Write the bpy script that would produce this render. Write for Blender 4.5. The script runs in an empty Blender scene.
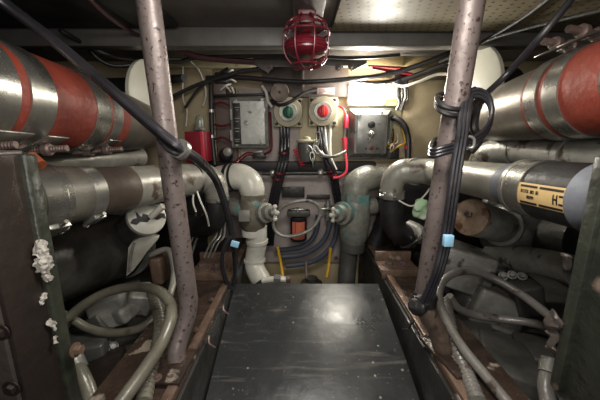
import bpy, bmesh, math, random
from mathutils import Vector, Matrix
random.seed(7)
C = bpy.context.scene.collection
S = 0.8                      # metres per layout unit
TH = math.radians(12.05)     # camera looks down by this much
F = 300.0
CZ = 0.85                    # camera height
cs, sn = math.cos(TH), math.sin(TH)
def U(px, py, Y):
    """world point at layout distance Y ahead, seen towards (px,py)"""
    a = (px-300)/F; b = (200-py)/F
    t = Y/(cs+b*sn)
    return Vector((a*t*S, Y*S, CZ+t*(-sn+b*cs)*S))
def R(rpx, Y): return rpx/F*Y*S*0.99
def W(x, y, z): return Vector((x*S, y*S, CZ+z*S))     # layout units, z relative to the eye
# ------------------------------------------------------------------ meshes
class MB:
    def __init__(s): s.v=[]; s.f=[]
    def add(s, vs, fs):
        n=len(s.v); s.v += [Vector(v) for v in vs]; s.f += [tuple(i+n for i in f) for f in fs]; return s
    def tube(s, pts, r, seg=14, smooth=True, closed=False, res=8, squash=1.0, up=None):
        pts=[Vector(p) for p in pts]; n=len(pts)
        rs = list(r) if isinstance(r,(list,tuple)) else [r]*n
        P=[];Q=[]
        if smooth and n>2:
            last = n if closed else n-1
            for i in range(last):
                if closed: p0,p1,p2,p3 = pts[(i-1)%n],pts[i],pts[(i+1)%n],pts[(i+2)%n]
                else: p0,p1,p2,p3 = pts[max(i-1,0)],pts[i],pts[i+1],pts[min(i+2,n-1)]
                for k in range(res):
                    u=k/res
                    P.append(0.5*((2*p1)+(p2-p0)*u+(2*p0-5*p1+4*p2-p3)*u*u+(3*p1-p0-3*p2+p3)*u**3))
                    Q.append(rs[i]*(1-u)+rs[(i+1)%n]*u)
            if not closed: P.append(pts[-1]); Q.append(rs[-1])
        else: P=pts; Q=rs
        m=len(P); base=len(s.v)
        prev=None
        for i in range(m):
            if closed: d=P[(i+1)%m]-P[i-1]
            else: d=P[min(i+1,m-1)]-P[max(i-1,0)]
            d=d.normalized() if d.length>1e-9 else Vector((0,1,0))
            if prev is None:
                u0 = up or (Vector((0,0,1)) if abs(d.z)<.9 else Vector((1,0,0)))
                nrm=(u0-d*u0.dot(d)).normalized()
            else: nrm=(prev-d*prev.dot(d)).normalized()
            prev=nrm; bi=d.cross(nrm)
            for k in range(seg):
                a=2*math.pi*k/seg
                s.v.append(P[i]+(nrm*math.cos(a)*squash+bi*math.sin(a))*Q[i])
        rng = m if closed else m-1
        for i in range(rng):
            for k in range(seg):
                a=base+i*seg+k; b=base+i*seg+(k+1)%seg; j=(i+1)%m
                s.f.append((a,b,base+j*seg+(k+1)%seg,base+j*seg+k))
        if not closed:
            s.f.append(tuple(base+k for k in range(seg))[::-1]); s.f.append(tuple(base+(m-1)*seg+k for k in range(seg)))
        return s
    def lathe(s, p, ax, prof, seg=28, lobes=0, lobe_amp=0):
        """prof: (distance along ax, radius) pairs"""
        p=Vector(p); d=Vector(ax).normalized()
        u0=Vector((0,0,1)) if abs(d.z)<.9 else Vector((1,0,0))
        n=(u0-d*u0.dot(d)).normalized(); b=d.cross(n); base=len(s.v)
        for (h,r) in prof:
            for k in range(seg):
                a=2*math.pi*k/seg; rr=max(r,1e-4)*(1+(lobe_amp*math.cos(lobes*a) if lobes else 0))
                s.v.append(p+d*h+(n*math.cos(a)+b*math.sin(a))*rr)
        m=len(prof)
        for i in range(m-1):
            for k in range(seg):
                a=base+i*seg+k; c=base+i*seg+(k+1)%seg
                s.f.append((a,c,c+seg,a+seg))
        s.f.append(tuple(base+k for k in range(seg))[::-1]); s.f.append(tuple(base+(m-1)*seg+k for k in range(seg)))
        return s
    def box(s, c, size, X=(1,0,0), Y=(0,1,0), bev=0.004, seg=2):
        c=Vector(c); X=Vector(X).normalized(); Y=Vector(Y); Y=(Y-X*Y.dot(X)).normalized(); Z=X.cross(Y)
        bm=bmesh.new(); bmesh.ops.create_cube(bm,size=1)
        for v in bm.verts: v.co=Vector((v.co.x*size[0],v.co.y*size[1],v.co.z*size[2]))
        bev=min(bev,min(size)*.45)
        if bev>0: bmesh.ops.bevel(bm,geom=list(bm.edges),offset=bev,segments=seg,affect='EDGES',profile=.5)
        bm.verts.index_update()
        s.add([c+X*v.co.x+Y*v.co.y+Z*v.co.z for v in bm.verts],[[v.index for v in f.verts] for f in bm.faces]); bm.free(); return s
    def prism(s, pts, ext, bev=0.0):
        """closed outline of 3D points, pushed along ext"""
        pts=[Vector(p) for p in pts]; n=len(pts); e=Vector(ext)
        bm=bmesh.new(); vs=[bm.verts.new(p) for p in pts]; f=bm.faces.new(vs)
        r=bmesh.ops.extrude_face_region(bm,geom=[f])
        for v in [g for g in r['geom'] if isinstance(g,bmesh.types.BMVert)]: v.co+=e
        bmesh.ops.recalc_face_normals(bm,faces=bm.faces)
        if bev: bmesh.ops.bevel(bm,geom=list(bm.edges),offset=bev,segments=2,affect='EDGES',profile=.5)
        bm.verts.index_update()
        s.add([v.co.copy() for v in bm.verts],[[v.index for v in f.verts] for f in bm.faces]); bm.free(); return s
    def ball(s, c, rx, ry=None, rz=None, seg=20, rings=12):
        ry=rx if ry is None else ry; rz=rx if rz is None else rz; c=Vector(c); base=len(s.v)
        for i in range(rings+1):
            th=math.pi*i/rings; th=min(max(th,.02),math.pi-.02)
            for k in range(seg):
                a=2*math.pi*k/seg; s.v.append(c+Vector((rx*math.sin(th)*math.cos(a),ry*math.sin(th)*math.sin(a),rz*math.cos(th))))
        for i in range(rings):
            for k in range(seg):
                a=base+i*seg+k; b=base+i*seg+(k+1)%seg; s.f.append((a,a+seg,b+seg,b))
        s.f.append(tuple(base+k for k in range(seg))); s.f.append(tuple(base+rings*seg+k for k in range(seg))[::-1])
        return s
    def rough(s, amp, scale=30):
        from mathutils import noise
        for v in s.v: v += noise.noise_vector(v*scale)*amp
        return s
    def obj(s, name, m, origin, sharp=35):
        me=bpy.data.meshes.new(name); me.from_pydata([v-origin for v in s.v],[],s.f)
        bm=bmesh.new(); bm.from_mesh(me); bmesh.ops.recalc_face_normals(bm,faces=bm.faces); bm.to_mesh(me); bm.free()
        me.shade_smooth(); me.set_sharp_from_angle(angle=math.radians(sharp))
        me.materials.append(m); o=bpy.data.objects.new(name,me); C.objects.link(o); return o
ORG={}
def tag(o,label=None,cat=None,group=None,kind=None):
    if label: o['label']=label
    if cat: o['category']=cat
    if group: o['group']=group
    if kind: o['kind']=kind
def thing(name,label,cat,loc,group=None):
    o=bpy.data.objects.new(name,None); C.objects.link(o); o.location=loc; o.empty_display_size=.05
    tag(o,label,cat,group); ORG[o.name]=Vector(loc); return o
def part(name,mb,m,parent,label=None,sharp=35):
    org=ORG[parent.name]; o=mb.obj(name,m,org,sharp); o.parent=parent; ORG[o.name]=org
    if label: o['label']=label
    return o
def solo(name,mb,m,label,cat,group=None,sharp=35):
    xs=[v.x for v in mb.v]; ys=[v.y for v in mb.v]; zs=[v.z for v in mb.v]
    org=Vector(((min(xs)+max(xs))/2,(min(ys)+max(ys))/2,min(zs)))
    o=mb.obj(name,m,org,sharp); o.location=org; tag(o,label,cat,group); ORG[o.name]=org; return o
def struct(name,mb,m,label=None):
    o=mb.obj(name,m,Vector((0,0,0))); tag(o,label,None,None,'structure'); ORG[o.name]=Vector((0,0,0)); return o
# ------------------------------------------------------------------ materials
def L(c): return tuple((x/12.92 if x<=.04045 else ((x+.055)/1.055)**2.4) for x in [k/255 for k in c])+(1,)
def mat(name,c1,c2=None,scale=6,rough=.5,metal=0.,bump=.15,bscale=40,spot=None,sthr=.6,sscale=12,spec=.5,coat=0,rvar=.15,sw=.05):
    m=bpy.data.materials.new(name); m.use_nodes=True; nt=m.node_tree; N=nt.nodes; K=nt.links
    b=N['Principled BSDF']; tc=N.new('ShaderNodeTexCoord')
    n1=N.new('ShaderNodeTexNoise'); n1.inputs['Scale'].default_value=scale; n1.inputs['Detail'].default_value=8; n1.inputs['Roughness'].default_value=.65
    K.new(tc.outputs['Object'],n1.inputs['Vector'])
    r=N.new('ShaderNodeValToRGB'); r.color_ramp.elements[0].position=.35; r.color_ramp.elements[1].position=.65
    r.color_ramp.elements[0].color=L(c1); r.color_ramp.elements[1].color=L(c2 or c1)
    K.new(n1.outputs['Fac'],r.inputs['Fac']); col=r.outputs['Color']
    mr=N.new('ShaderNodeMapRange'); mr.inputs['From Min'].default_value=.3; mr.inputs['From Max'].default_value=.7
    mr.inputs['To Min'].default_value=max(.03,rough-rvar); mr.inputs['To Max'].default_value=min(1,rough+rvar)
    K.new(n1.outputs['Fac'],mr.inputs['Value']); ro=mr.outputs['Result']
    b.inputs['Metallic'].default_value=metal; b.inputs['Specular IOR Level'].default_value=spec; b.inputs['Coat Weight'].default_value=coat
    if spot:
        n2=N.new('ShaderNodeTexNoise'); n2.inputs['Scale'].default_value=sscale; n2.inputs['Detail'].default_value=5
        K.new(tc.outputs['Object'],n2.inputs['Vector'])
        q=N.new('ShaderNodeMapRange'); q.inputs['From Min'].default_value=sthr; q.inputs['From Max'].default_value=sthr+sw; K.new(n2.outputs['Fac'],q.inputs['Value'])
        mx=N.new('ShaderNodeMix'); mx.data_type='RGBA'; K.new(q.outputs['Result'],mx.inputs['Factor']); K.new(col,mx.inputs['A']); mx.inputs['B'].default_value=L(spot); col=mx.outputs['Result']
        mm=N.new('ShaderNodeMath'); mm.operation='MULTIPLY_ADD'; K.new(q.outputs['Result'],mm.inputs[0]); mm.inputs[1].default_value=-metal*.8; mm.inputs[2].default_value=metal; K.new(mm.outputs[0],b.inputs['Metallic'])
    K.new(col,b.inputs['Base Color']); K.new(ro,b.inputs['Roughness'])
    if bump:
        n3=N.new('ShaderNodeTexNoise'); n3.inputs['Scale'].default_value=bscale; n3.inputs['Detail'].default_value=4; K.new(tc.outputs['Object'],n3.inputs['Vector'])
        bp=N.new('ShaderNodeBump'); bp.inputs['Strength'].default_value=bump; bp.inputs['Distance'].default_value=.01; K.new(n3.outputs['Fac'],bp.inputs['Height']); K.new(bp.outputs['Normal'],b.inputs['Normal'])
    return m
M={}
M['steel_band']=mat('steel_band',(185,184,176),(140,137,130),9,.30,.88,.08,25)
M['lagging']=mat('lagging',(132,126,116),(92,86,78),7,.45,.6,.1,20,(70,52,44),.62,9)
M['silicone']=mat('silicone',(138,58,42),(112,44,32),9,.55,0,.25,60)
M['pipe_grey']=mat('pipe_grey',(172,170,160),(128,124,114),6,.35,.25,.12,50,(88,72,60),.62,11)
M['pipe_old']=mat('pipe_old',(150,150,142),(104,100,92),6,.45,.3,.2,60,(70,58,48),.57,18)
M['hose_brown']=mat('hose_brown',(104,90,78),(78,68,60),8,.5,.1,.15,50)
M['hose_sleeve']=mat('hose_sleeve',(108,106,96),(70,58,50),8,.5,.1,.15,50)
M['blue_grey']=mat('blue_grey',(126,130,137),(100,102,110),12,.5,.1,.1)
M['stanchion']=mat('stanchion',(128,116,112),(100,89,85),7,.42,.3,.15,60,(54,38,33),.60,120)
M['foot_rust']=mat('foot_rust',(108,92,80),(74,62,53),12,.5,.1,.5,40,(60,44,36),.6,20)
M['rust']=mat('rust',(122,100,84),(80,62,51),9,.5,.15,.6,35,(138,122,108),.64,16)
M['rust_wet']=mat('rust_wet',(72,58,49),(40,32,28),8,.30,.1,.8,30,(150,138,124),.62,12)
M['dark_iron']=mat('dark_iron',(62,60,57),(36,35,33),7,.45,.3,.3,40)
M['cast_grey']=mat('cast_grey',(148,147,140),(104,102,96),9,.45,.2,.35,30,(60,54,48),.60,14)
M['cap_rust']=mat('cap_rust',(146,126,106),(104,82,64),14,.5,.1,.5,40,(84,56,40),.58,18)
M['cast_dark']=mat('cast_dark',(98,97,92),(60,58,54),7,.42,.3,.3,30)
M['white_paint']=mat('white_paint',(202,200,188),(164,160,148),6,.33,0,.15,35,(110,96,82),.68,12)
M['bronze_teal']=mat('bronze_teal',(128,122,108),(92,84,74),9,.5,.25,.35,40,(88,140,132),.56,10,sw=.12)
M['teal_pale']=mat('teal_pale',(140,139,128),(92,92,85),9,.5,.15,.45,40,(92,132,128),.55,13,sw=.10)
M['rubber']=mat('rubber',(26,25,26),(38,36,36),10,.45,0,.1,60)
M['rubber_gloss']=mat('rubber_gloss',(30,29,32),(40,38,42),10,.32,0,.05,60)
M['cable_maroon']=mat('cable_maroon',(62,30,34),(46,24,28),10,.45,0,.05)
M['hose_khaki']=mat('hose_khaki',(120,117,103),(90,86,75),9,.33,.05,.1,60,(78,66,54),.64,20)
M['hose_braid']=mat('hose_braid',(132,128,122),(92,88,83),9,.34,.15,.15,60,(70,60,52),.62,20)
M['deck_old']=mat('deck',(48,50,51),(32,33,34),7,.40,0,.22,30,(120,112,102),.64,16,rvar=.16,sw=.18)
M['cream']=mat('cream',(196,184,150),(172,160,128),4,.55,0,.08,60,(120,104,80),.7,10)
M['cream_dim']=mat('cream_dim',(182,166,134),(154,138,108),4,.55,0,.08,60,(90,78,62),.7,10)
M['drum_cream']=mat('drum_cream',(200,198,182),(184,180,162),4,.5,0,.05)
M['pink_grey']=mat('pink_grey',(172,160,154),(142,131,126),5,.55,0,.08,60,(84,72,66),.68,10)
M['board_brown']=mat('board_brown',(80,70,63),(62,54,49),6,.55,0,.1,60)
M['board_mauve']=mat('board_mauve',(104,86,80),(84,70,66),6,.55,0,.1,60)
M['ceil_grey']=mat('ceil_grey',(88,84,80),(72,68,64),4,.55,0,.06)
M['beam_grey']=mat('beam_grey',(98,95,91),(78,75,71),6,.5,0,.08)
M['black']=mat('black',(18,17,17),(26,25,24),5,.6,0,.1)
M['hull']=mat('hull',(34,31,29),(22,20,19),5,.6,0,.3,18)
M['wood']=mat('wood',(188,168,118),(160,140,96),8,.55,0,.1)
M['alu']=mat('alu',(190,190,184),(148,148,142),14,.36,.4,.1,30,(96,92,88),.63,20)
M['alu_dim']=mat('alu_dim',(128,128,124),(92,92,88),14,.36,.4,.1,30,(76,72,68),.62,20)
M['alu_dull']=mat('alu_dull',(150,149,142),(116,114,108),12,.42,.3,.12,30)
M['ivory']=mat('ivory',(176,168,144),(150,142,118),8,.45,0,.05)
M['knob_green']=mat('knob_green',(24,92,62),(20,78,52),8,.4,0,.03)
M['knob_red']=mat('knob_red',(212,42,40),(190,34,34),8,.4,0,.03)
M['red']=mat('red',(140,24,40),(112,18,32),8,.42,0,.05)
M['pinkred']=mat('pinkred',(206,52,74),(176,40,58),8,.45,0,.05)
M['lamp_red']=mat('lamp_red',(96,20,32),(72,14,24),7,.35,0,.08)
M['copper']=mat('copper',(168,92,58),(124,64,44),12,.45,.4,.3)
M['green_paint']=mat('green_paint',(54,57,47),(33,35,30),9,.42,0,.7,22,(120,104,92),.61,10)
M['brown_paint']=mat('brown_paint',(54,45,39),(35,29,26),6,.45,.1,.4,25,(128,108,92),.7,9)
M['plate_grey']=mat('plate_grey',(88,80,74),(60,54,50),6,.45,.2,.35,25,(126,104,86),.69,8)
M['salt']=mat('salt',(190,184,174),(150,144,134),30,.7,0,.6,80)
M['grey_disc']=mat('grey_disc',(116,102,92),(92,80,72),12,.5,.3,.15)
M['tag_blue']=mat('tag_blue',(120,176,210),(160,200,220),30,.5,0,.02)
M['yellow']=mat('yellow',(206,160,34),(180,136,26),8,.5,0,.05)
M['yellow_box']=mat('yellow_box',(226,210,140),(206,188,116),6,.5,0,.05)
M['white']=mat('white',(214,210,198),(190,186,174),10,.45,0,.05)
M['label_tan']=mat('label_tan',(206,176,122),(190,158,104),9,.5,0,.03)
M['ink']=mat('ink',(34,27,22),None,5,.6,0,0)
M['pale_pink']=mat('pale_pink',(206,178,172),(190,164,158),9,.5,0,0)
M['orange_label']=mat('orange_label',(196,108,82),(180,96,72),9,.5,0,.02)
M['green_rag']=mat('green_rag',(150,190,142),(200,206,190),16,.7,0,.3,60)
M['cloth_white']=mat('cloth_white',(196,192,180),(150,146,136),10,.75,0,.3,60)
M['red_cloth']=mat('red_cloth',(170,30,44),(120,20,30),9,.7,0,.3,60)
M['blue_hose']=mat('blue_hose',(78,86,98),(60,66,76),8,.45,0,.05)
M['chrome']=mat('chrome',(190,188,180),(150,148,142),10,.3,.75,.05)
M['steel_bolt']=mat('steel_bolt',(128,110,104),(88,72,66),14,.45,.4,.25)
def emis(name,c,s):
    m=bpy.data.materials.new(name); m.use_nodes=True; b=m.node_tree.nodes['Principled BSDF']; b.inputs['Base Color'].default_value=L(c)
    b.inputs['Emission Color'].default_value=L(c); b.inputs['Emission Strength'].default_value=s; return m
M['glow']=emis('glow',(255,246,222),14)
def perforated():
    m=mat('perforated',(150,138,110),(128,118,94),4,.55,0,.04); nt=m.node_tree; N=nt.nodes; K=nt.links; b=N['Principled BSDF']
    tc=N.new('ShaderNodeTexCoord'); mp=N.new('ShaderNodeMapping'); mp.inputs['Scale'].default_value=(38,38,38); mp.inputs['Rotation'].default_value=(0,0,math.radians(14)); K.new(tc.outputs['Object'],mp.inputs['Vector'])
    fr=N.new('ShaderNodeVectorMath'); fr.operation='FRACTION'; K.new(mp.outputs['Vector'],fr.inputs[0])
    sb=N.new('ShaderNodeVectorMath'); sb.operation='SUBTRACT'; sb.inputs[1].default_value=(.5,.5,0); K.new(fr.outputs['Vector'],sb.inputs[0])
    mu=N.new('ShaderNodeVectorMath'); mu.operation='MULTIPLY'; mu.inputs[1].default_value=(1,1,0); K.new(sb.outputs['Vector'],mu.inputs[0])
    ln=N.new('ShaderNodeVectorMath'); ln.operation='LENGTH'; K.new(mu.outputs['Vector'],ln.inputs[0])
    lt=N.new('ShaderNodeMath'); lt.operation='LESS_THAN'; lt.inputs[1].default_value=.17; K.new(ln.outputs['Value'],lt.inputs[0])
    old=b.inputs['Base Color'].links[0].from_socket
    mx=N.new('ShaderNodeMix'); mx.data_type='RGBA'; K.new(lt.outputs[0],mx.inputs['Factor']); K.new(old,mx.inputs['A']); mx.inputs['B'].default_value=L((34,28,22)); K.new(mx.outputs['Result'],b.inputs['Base Color'])
    return m
M['perforated']=perforated()
def deck_mat():
    m=mat('deck',(50,52,53),(32,33,34),6,.37,0,.16,22,(92,86,78),.62,13,rvar=.14,sw=.2,spec=1.0); nt=m.node_tree; N=nt.nodes; K=nt.links; b=N['Principled BSDF']
    tc=N.new('ShaderNodeTexCoord'); cur=b.inputs['Base Color'].links[0].from_socket
    def over(fac,colr):
        nonlocal cur
        mx=N.new('ShaderNodeMix'); mx.data_type='RGBA'; K.new(fac,mx.inputs['Factor']); K.new(cur,mx.inputs['A']); mx.inputs['B'].default_value=L(colr); cur=mx.outputs['Result']
    def rng(s,a,b_):
        q=N.new('ShaderNodeMapRange'); q.inputs['From Min'].default_value=a; q.inputs['From Max'].default_value=b_; K.new(s,q.inputs['Value']); return q.outputs['Result']
    def mul(a,b_):
        q=N.new('ShaderNodeMath'); q.operation='MULTIPLY'; K.new(a,q.inputs[0])
        if isinstance(b_,float): q.inputs[1].default_value=b_
        else: K.new(b_,q.inputs[1])
        return q.outputs[0]
    for (ang,sc,th) in ((25,(2.5,26,1),.60),(-40,(3,30,1),.63),(80,(2,22,1),.64)):   # dragged scuff marks
        mp=N.new('ShaderNodeMapping'); mp.inputs['Rotation'].default_value=(0,0,math.radians(ang)); mp.inputs['Scale'].default_value=sc; K.new(tc.outputs['Object'],mp.inputs['Vector'])
        n=N.new('ShaderNodeTexNoise'); n.inputs['Scale'].default_value=2.2; n.inputs['Detail'].default_value=6; K.new(mp.outputs['Vector'],n.inputs['Vector'])
        over(mul(rng(n.outputs['Fac'],th,th+.12),.45),(112,108,100))
    n=N.new('ShaderNodeTexNoise'); n.inputs['Scale'].default_value=7; n.inputs['Detail'].default_value=7; K.new(tc.outputs['Object'],n.inputs['Vector']); over(mul(rng(n.outputs['Fac'],.56,.66),.8),(20,20,20))
    for (sc,th,colr) in ((38,.16,(150,148,140)),(90,.17,(120,116,108)),(14,.07,(186,184,176))):  # flecks of paint and grit
        v=N.new('ShaderNodeTexVoronoi'); v.inputs['Scale'].default_value=sc; K.new(tc.outputs['Object'],v.inputs['Vector'])
        sp=N.new('ShaderNodeSeparateColor'); K.new(v.outputs['Color'],sp.inputs['Color'])
        over(mul(rng(v.outputs['Distance'],th,th*.6),rng(sp.outputs['Red'],.72,.76)),colr)
    K.new(cur,b.inputs['Base Color']); return m
M['deck']=deck_mat()
# ------------------------------------------------------------------ generic builders
def bolt_mb(p,ax,r,h,washer=True):
    p=Vector(p); d=Vector(ax).normalized(); mb=MB()
    if washer: mb.lathe(p,d,[(0,r*1.55),(r*.25,r*1.55)],18)
    mb.lathe(p,d,[(0,r),(h*.85,r),(h,r*.85)],6)
    return mb
def stud_mb(p,ax,r,h):
    mb=MB(); prof=[]; n=max(4,int(h/(r*.7)))
    for i in range(n*2+1): prof.append((h*i/(n*2), r*(1 if i%2 else .86)))
    mb.lathe(p,ax,prof,14); mb.lathe(Vector(p)+Vector(ax).normalized()*h*.25,ax,[(0,r*1.7),(r*1.6,r*1.7)],6); return mb
def ring_mb(p,ax,r,w,e):
    return MB().lathe(Vector(p)-Vector(ax).normalized()*w/2,ax,[(0,r*.97),(0,r+e),(w*.06,r+e),(w*.94,r+e),(w,r+e),(w,r*.97)],36)
def clamp(parent,p,ax,r,w=.02,e=.003,bd=(0,0,1),m='chrome',bolt=True):
    c=part('hose_clamp',ring_mb(p,ax,r,w,e),M[m],parent)
    if bolt:
        d=Vector(ax).normalized(); o=Vector(bd); o=(o-d*o.dot(d)).normalized(); t=d.cross(o); q=Vector(p)+o*(r+e+.005)
        mb=MB().box(q,(w*.9,w*1.3,.012),d,t,.002); mb.lathe(q-t*w*1.1,t,[(0,.005),(w*2.2,.005)],10); mb.lathe(q+t*w*1.0,t,[(0,.0075),(.006,.0075)],6)
        part('clamp_screw',mb,M['chrome'],c)
    return c
def cable(pts,rpx,m,label,group=None,name='cable',cat='cable',seg=10):
    q=[U(*p) for p in pts]; r=R(rpx,pts[0][2])
    return solo(name,MB().tube(q,r,seg),M[m],label,cat,group)
def slab(px0,py0,px1,py1,Yf,depth,bev=.004):
    """block standing off the wall: front face spans the given outline at Yf"""
    a=U(px0,py0,Yf); b=U(px1,py1,Yf); c=(a+b)/2; d=depth*S
    return MB().box((c.x,c.y+d/2,c.z),(abs(b.x-a.x),d,abs(a.z-b.z)),bev=bev)
# ================================================================== SETTING
WB=1.98
struct('floor',MB().box(W(0,.95,-1.085),(3.2*S,2.5*S,.04),bev=0),M['hull'])
struct('ceiling',MB().box(W(0,.95,.475),(3.2*S,2.5*S,.04),bev=0),M['ceil_grey'])
struct('wall_back',MB().box(W(0,WB+.05,-.3),(3.2*S,.08*S,1.55*S),bev=0),M['cream_dim'])
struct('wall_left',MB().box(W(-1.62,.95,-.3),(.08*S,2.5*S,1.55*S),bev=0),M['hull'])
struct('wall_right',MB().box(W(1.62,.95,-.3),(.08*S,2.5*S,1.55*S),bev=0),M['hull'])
# deck beams overhead
bm_=MB().box(W(0,1.43,.415),(3.1*S,.07*S,.075*S),bev=.004)
struct('trim_1',bm_,M['beam_grey'],'grey deck beam crossing overhead behind the red lamp')
struct('trim_2',MB().box(W(0,1.56,.437),(3.1*S,.12*S,.03*S),bev=.004),M['board_brown'],'lower deck beam behind the first one')
struct('trim_3',MB().box(W(.03,1.05,.44),(.11*S,.68*S,.035*S),bev=.004),M['beam_grey'],'fore and aft deck strip that carries the red lamp')
struct('trim_4',MB().box(W(-.95,1.0,.448),(.9*S,.72*S,.02*S),bev=.002),M['black'],'black sound board on the deckhead')
solo('perforated_panel',MB().box(W(.72,.98,.44),(1.18*S,.78*S,.024),bev=.003),M['perforated'],'tan perforated ceiling panel with rows of small holes','ceiling panel')
# back wall panels
def wpanel(name,label,px0,py0,px1,py1,m,Y=WB-.02,d=.02,cat='wall panel'):
    return solo(name,slab(px0,py0,px1,py1,Y,d,.003),M[m],label,cat)
wpanel('wall_board','pinkish grey board across the lower back wall behind the ring hose',214,168,395,262,'pink_grey',WB-.03,.035)
wpanel('wall_board','dull cream panel on the back wall behind the red box',158,66,217,160,'cream_dim',WB-.02,.03)
wpanel('wall_board','olive cream panel on the back wall beside the coiled cable stanchion',402,80,456,158,'cream_dim',WB-.02,.03)
wpanel('wall_board','mauve brown board behind the left edge of the box with the black strip',214,88,238,162,'board_mauve',WB-.03,.035)
wpanel('wall_board','pale pinkish board between the strip lid box and the green rotary switch',238,88,300,162,'pink_grey',WB-.03,.035)
wpanel('wall_board','bright cream board behind the box with the push button',300,78,398,162,'cream',WB-.03,.035)
solo('wood_batten',slab(344,53,404,66,1.86,.06),M['wood'],'pale wooden batten up under the deck beam above the bright lamp','batten')
solo('wood_batten',slab(404,56,452,66,1.88,.06),M['wood'],'cream wooden batten beside the stanchion with the coiled cable','batten')
solo('wood_batten',slab(150,58,262,67,1.9,.06),M['cream'],'long cream batten under the deck beam above the red box','batten')
solo('cable_tray',slab(206,162,376,171,1.86,.07),M['black'],'long black trunking across the wall under the switch boxes','trunking')
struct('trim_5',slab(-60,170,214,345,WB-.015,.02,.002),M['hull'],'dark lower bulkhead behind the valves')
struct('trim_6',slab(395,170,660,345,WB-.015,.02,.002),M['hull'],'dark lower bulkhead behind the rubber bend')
# ================================================================== WALKWAY
def deck():
    a=W(-.31,1.32,-.69); b=W(.375,1.32,-.69); c=W(.403,.62,-.93); d=W(-.316,.62,-.93)
    mb=MB(); n=14; 
    mb.prism([a,b,b+(c-b)*.55+Vector((.004,0,0)),c,d,a+(d-a)*.5],Vector((0,.004,-.016)),.002)
    return mb
solo('walkway_plate',deck(),M['deck'],'scuffed black walkway plate sloping between the two rusty bearers','walkway')
def bearer(name,x0,x1,label,sgn):
    # channel-section steel engine bearer: web on the aisle side, top flange, raised lip
    t=thing(name,label,'engine bearer',W((x0+x1)/2,1.3,-1.06))
    zt=-.68
    part('web',MB().box(W(x0 if sgn>0 else x1,1.28,zt-.19),(.016,1.36*S,.36*S),bev=.003).rough(.0015,40),M['dark_iron'],t)
    part('flange',MB().box(W((x0+x1)/2,1.28,zt-.008),((x1-x0)*S,1.36*S,.014),bev=.004).rough(.002,25),M['rust_wet'],t)
    xi=x0+.018 if sgn>0 else x1-.018
    part('lip',MB().box(W(xi,1.28,zt+.006),(.03*S,1.36*S,.012),bev=.004).rough(.002,25),M['rust'],t)
    return t
BL=bearer('engine_bearer',-.56,-.33,'rusty brown engine bearer under the stanchion with the slanting cable bundle',-1)
BR=bearer('engine_bearer',.42,.61,'rusty brown engine bearer under the stanchion with the coiled cable',1)
for p in [(196,330,.93),(212,300,1.14),(172,378,.72)]:
    part('bolt',bolt_mb(U(p[0],p[1],p[2])+Vector((0,0,0)),(0,0,1),.006,.007),M['steel_bolt'],BL)
for (px,py) in [(222,316),(216,343)]:
    Y={316:1.07,343:.88}[py]; q=W(-.318,Y,-.665)
    part('wire_clip',MB().tube([q,q+Vector((.012,0,.012)),q+Vector((.016,-.012,0)),q+Vector((.03,-.01,-.015))],.003,8),M['steel_bolt'],BL)
part('wire_clip',MB().tube([W(.418,.98,-.665),W(.405,.97,-.66),W(.395,.975,-.69),W(.37,.97,-.69)],.003,8),M['black'],BR)
def bracket(xa,xb,Y0,Y1,label,xs):
    t=thing('mount_bracket',label,'bracket',W((xa+xb)/2,(Y0+Y1)/2,-.679))
    xm=(xa+xb)/2; w=(xb-xa)*S
    part('bracket_base',MB().box(W(xm,(Y0+Y1)/2,-.667),(w,(Y1-Y0)*S,.016),bev=.003).rough(.0015),M['rust'],t)
    part('back_flange',MB().box(W(xm,Y1,-.64),(w,.014,.06*S),bev=.004).rough(.0015),M['rust'],t)
    part('front_flange',MB().box(W(xm,Y0,-.672),(w,.014,.05*S),bev=.004).rough(.0015),M['rust'],t)
    for x in xs: part('bolt',bolt_mb(W(x,(Y0+Y1)/2,-.657),(0,0,1),.017,.017),M['steel_bolt'],t)
bracket(.405,.60,1.38,1.53,'rusty steel bracket with two bolts behind the coiled cable stanchion',(.46,.535))
bracket(-.54,-.36,1.34,1.52,'rusty steel bracket with two bolts behind the stanchion with slanting cables',(-.50,-.42))
# ================================================================== STANCHIONS
def ext(b,a):
    d=a-b; return b+d*((CZ+.448*S-b.z)/d.z)
def stanchion(label,top,bot,foot,plate,r,ring=None,fm='stanchion'):
    t=thing('stanchion',label,'stanchion',plate)
    part('pole',MB().tube([top,bot],r,28,smooth=False),M['stanchion'],t)
    return t
t=stanchion('speckled mauve steel stanchion crossed by the slanting black cable bundle',ext(U(187.5,292,.86),U(148,0,.80)),U(187.5,292,.86),None,W(-.378,.775,-.672),.0228)
part('bent_foot',MB().tube([U(187,288,.861),U(188.5,301,.857),U(187,316,.845),U(181.5,333,.825),U(176.5,350,.80),U(176.5,362,.787),W(-.375,.777,-.676)],[.0228]*2+[.0215]*5,24),M['stanchion'],t)
part('foot_plate',MB().box(W(-.385,.765,-.666),(.09,.11,.012),bev=.004).rough(.002),M['rust_wet'],t)
part('bolt',bolt_mb(W(-.425,.75,-.659),(0,0,1),.008,.008),M['steel_bolt'],t); part('bolt',bolt_mb(W(-.40,.712,-.659),(0,0,1),.008,.008),M['steel_bolt'],t)
t=stanchion('speckled grey steel stanchion wound with coiled black cable',ext(U(424.5,298,.865),U(472,0,.81)),U(424.5,298,.865),None,W(.46,.83,-.672),.0245)
part('collar',MB().lathe(U(426,293,.868),U(423.5,308,.858)-U(426,293,.868),[(0,.0255),(.004,.029),(.03,.029),(.035,.024)],28),M['rubber'],t,'black collar')
part('bent_foot',MB().tube([U(424,302,.86),U(428,315,.85),U(436,328,.84),U(441,342,.832),W(.455,.83,-.672)],.0225,24),M['foot_rust'],t,'brown bent foot')
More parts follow.
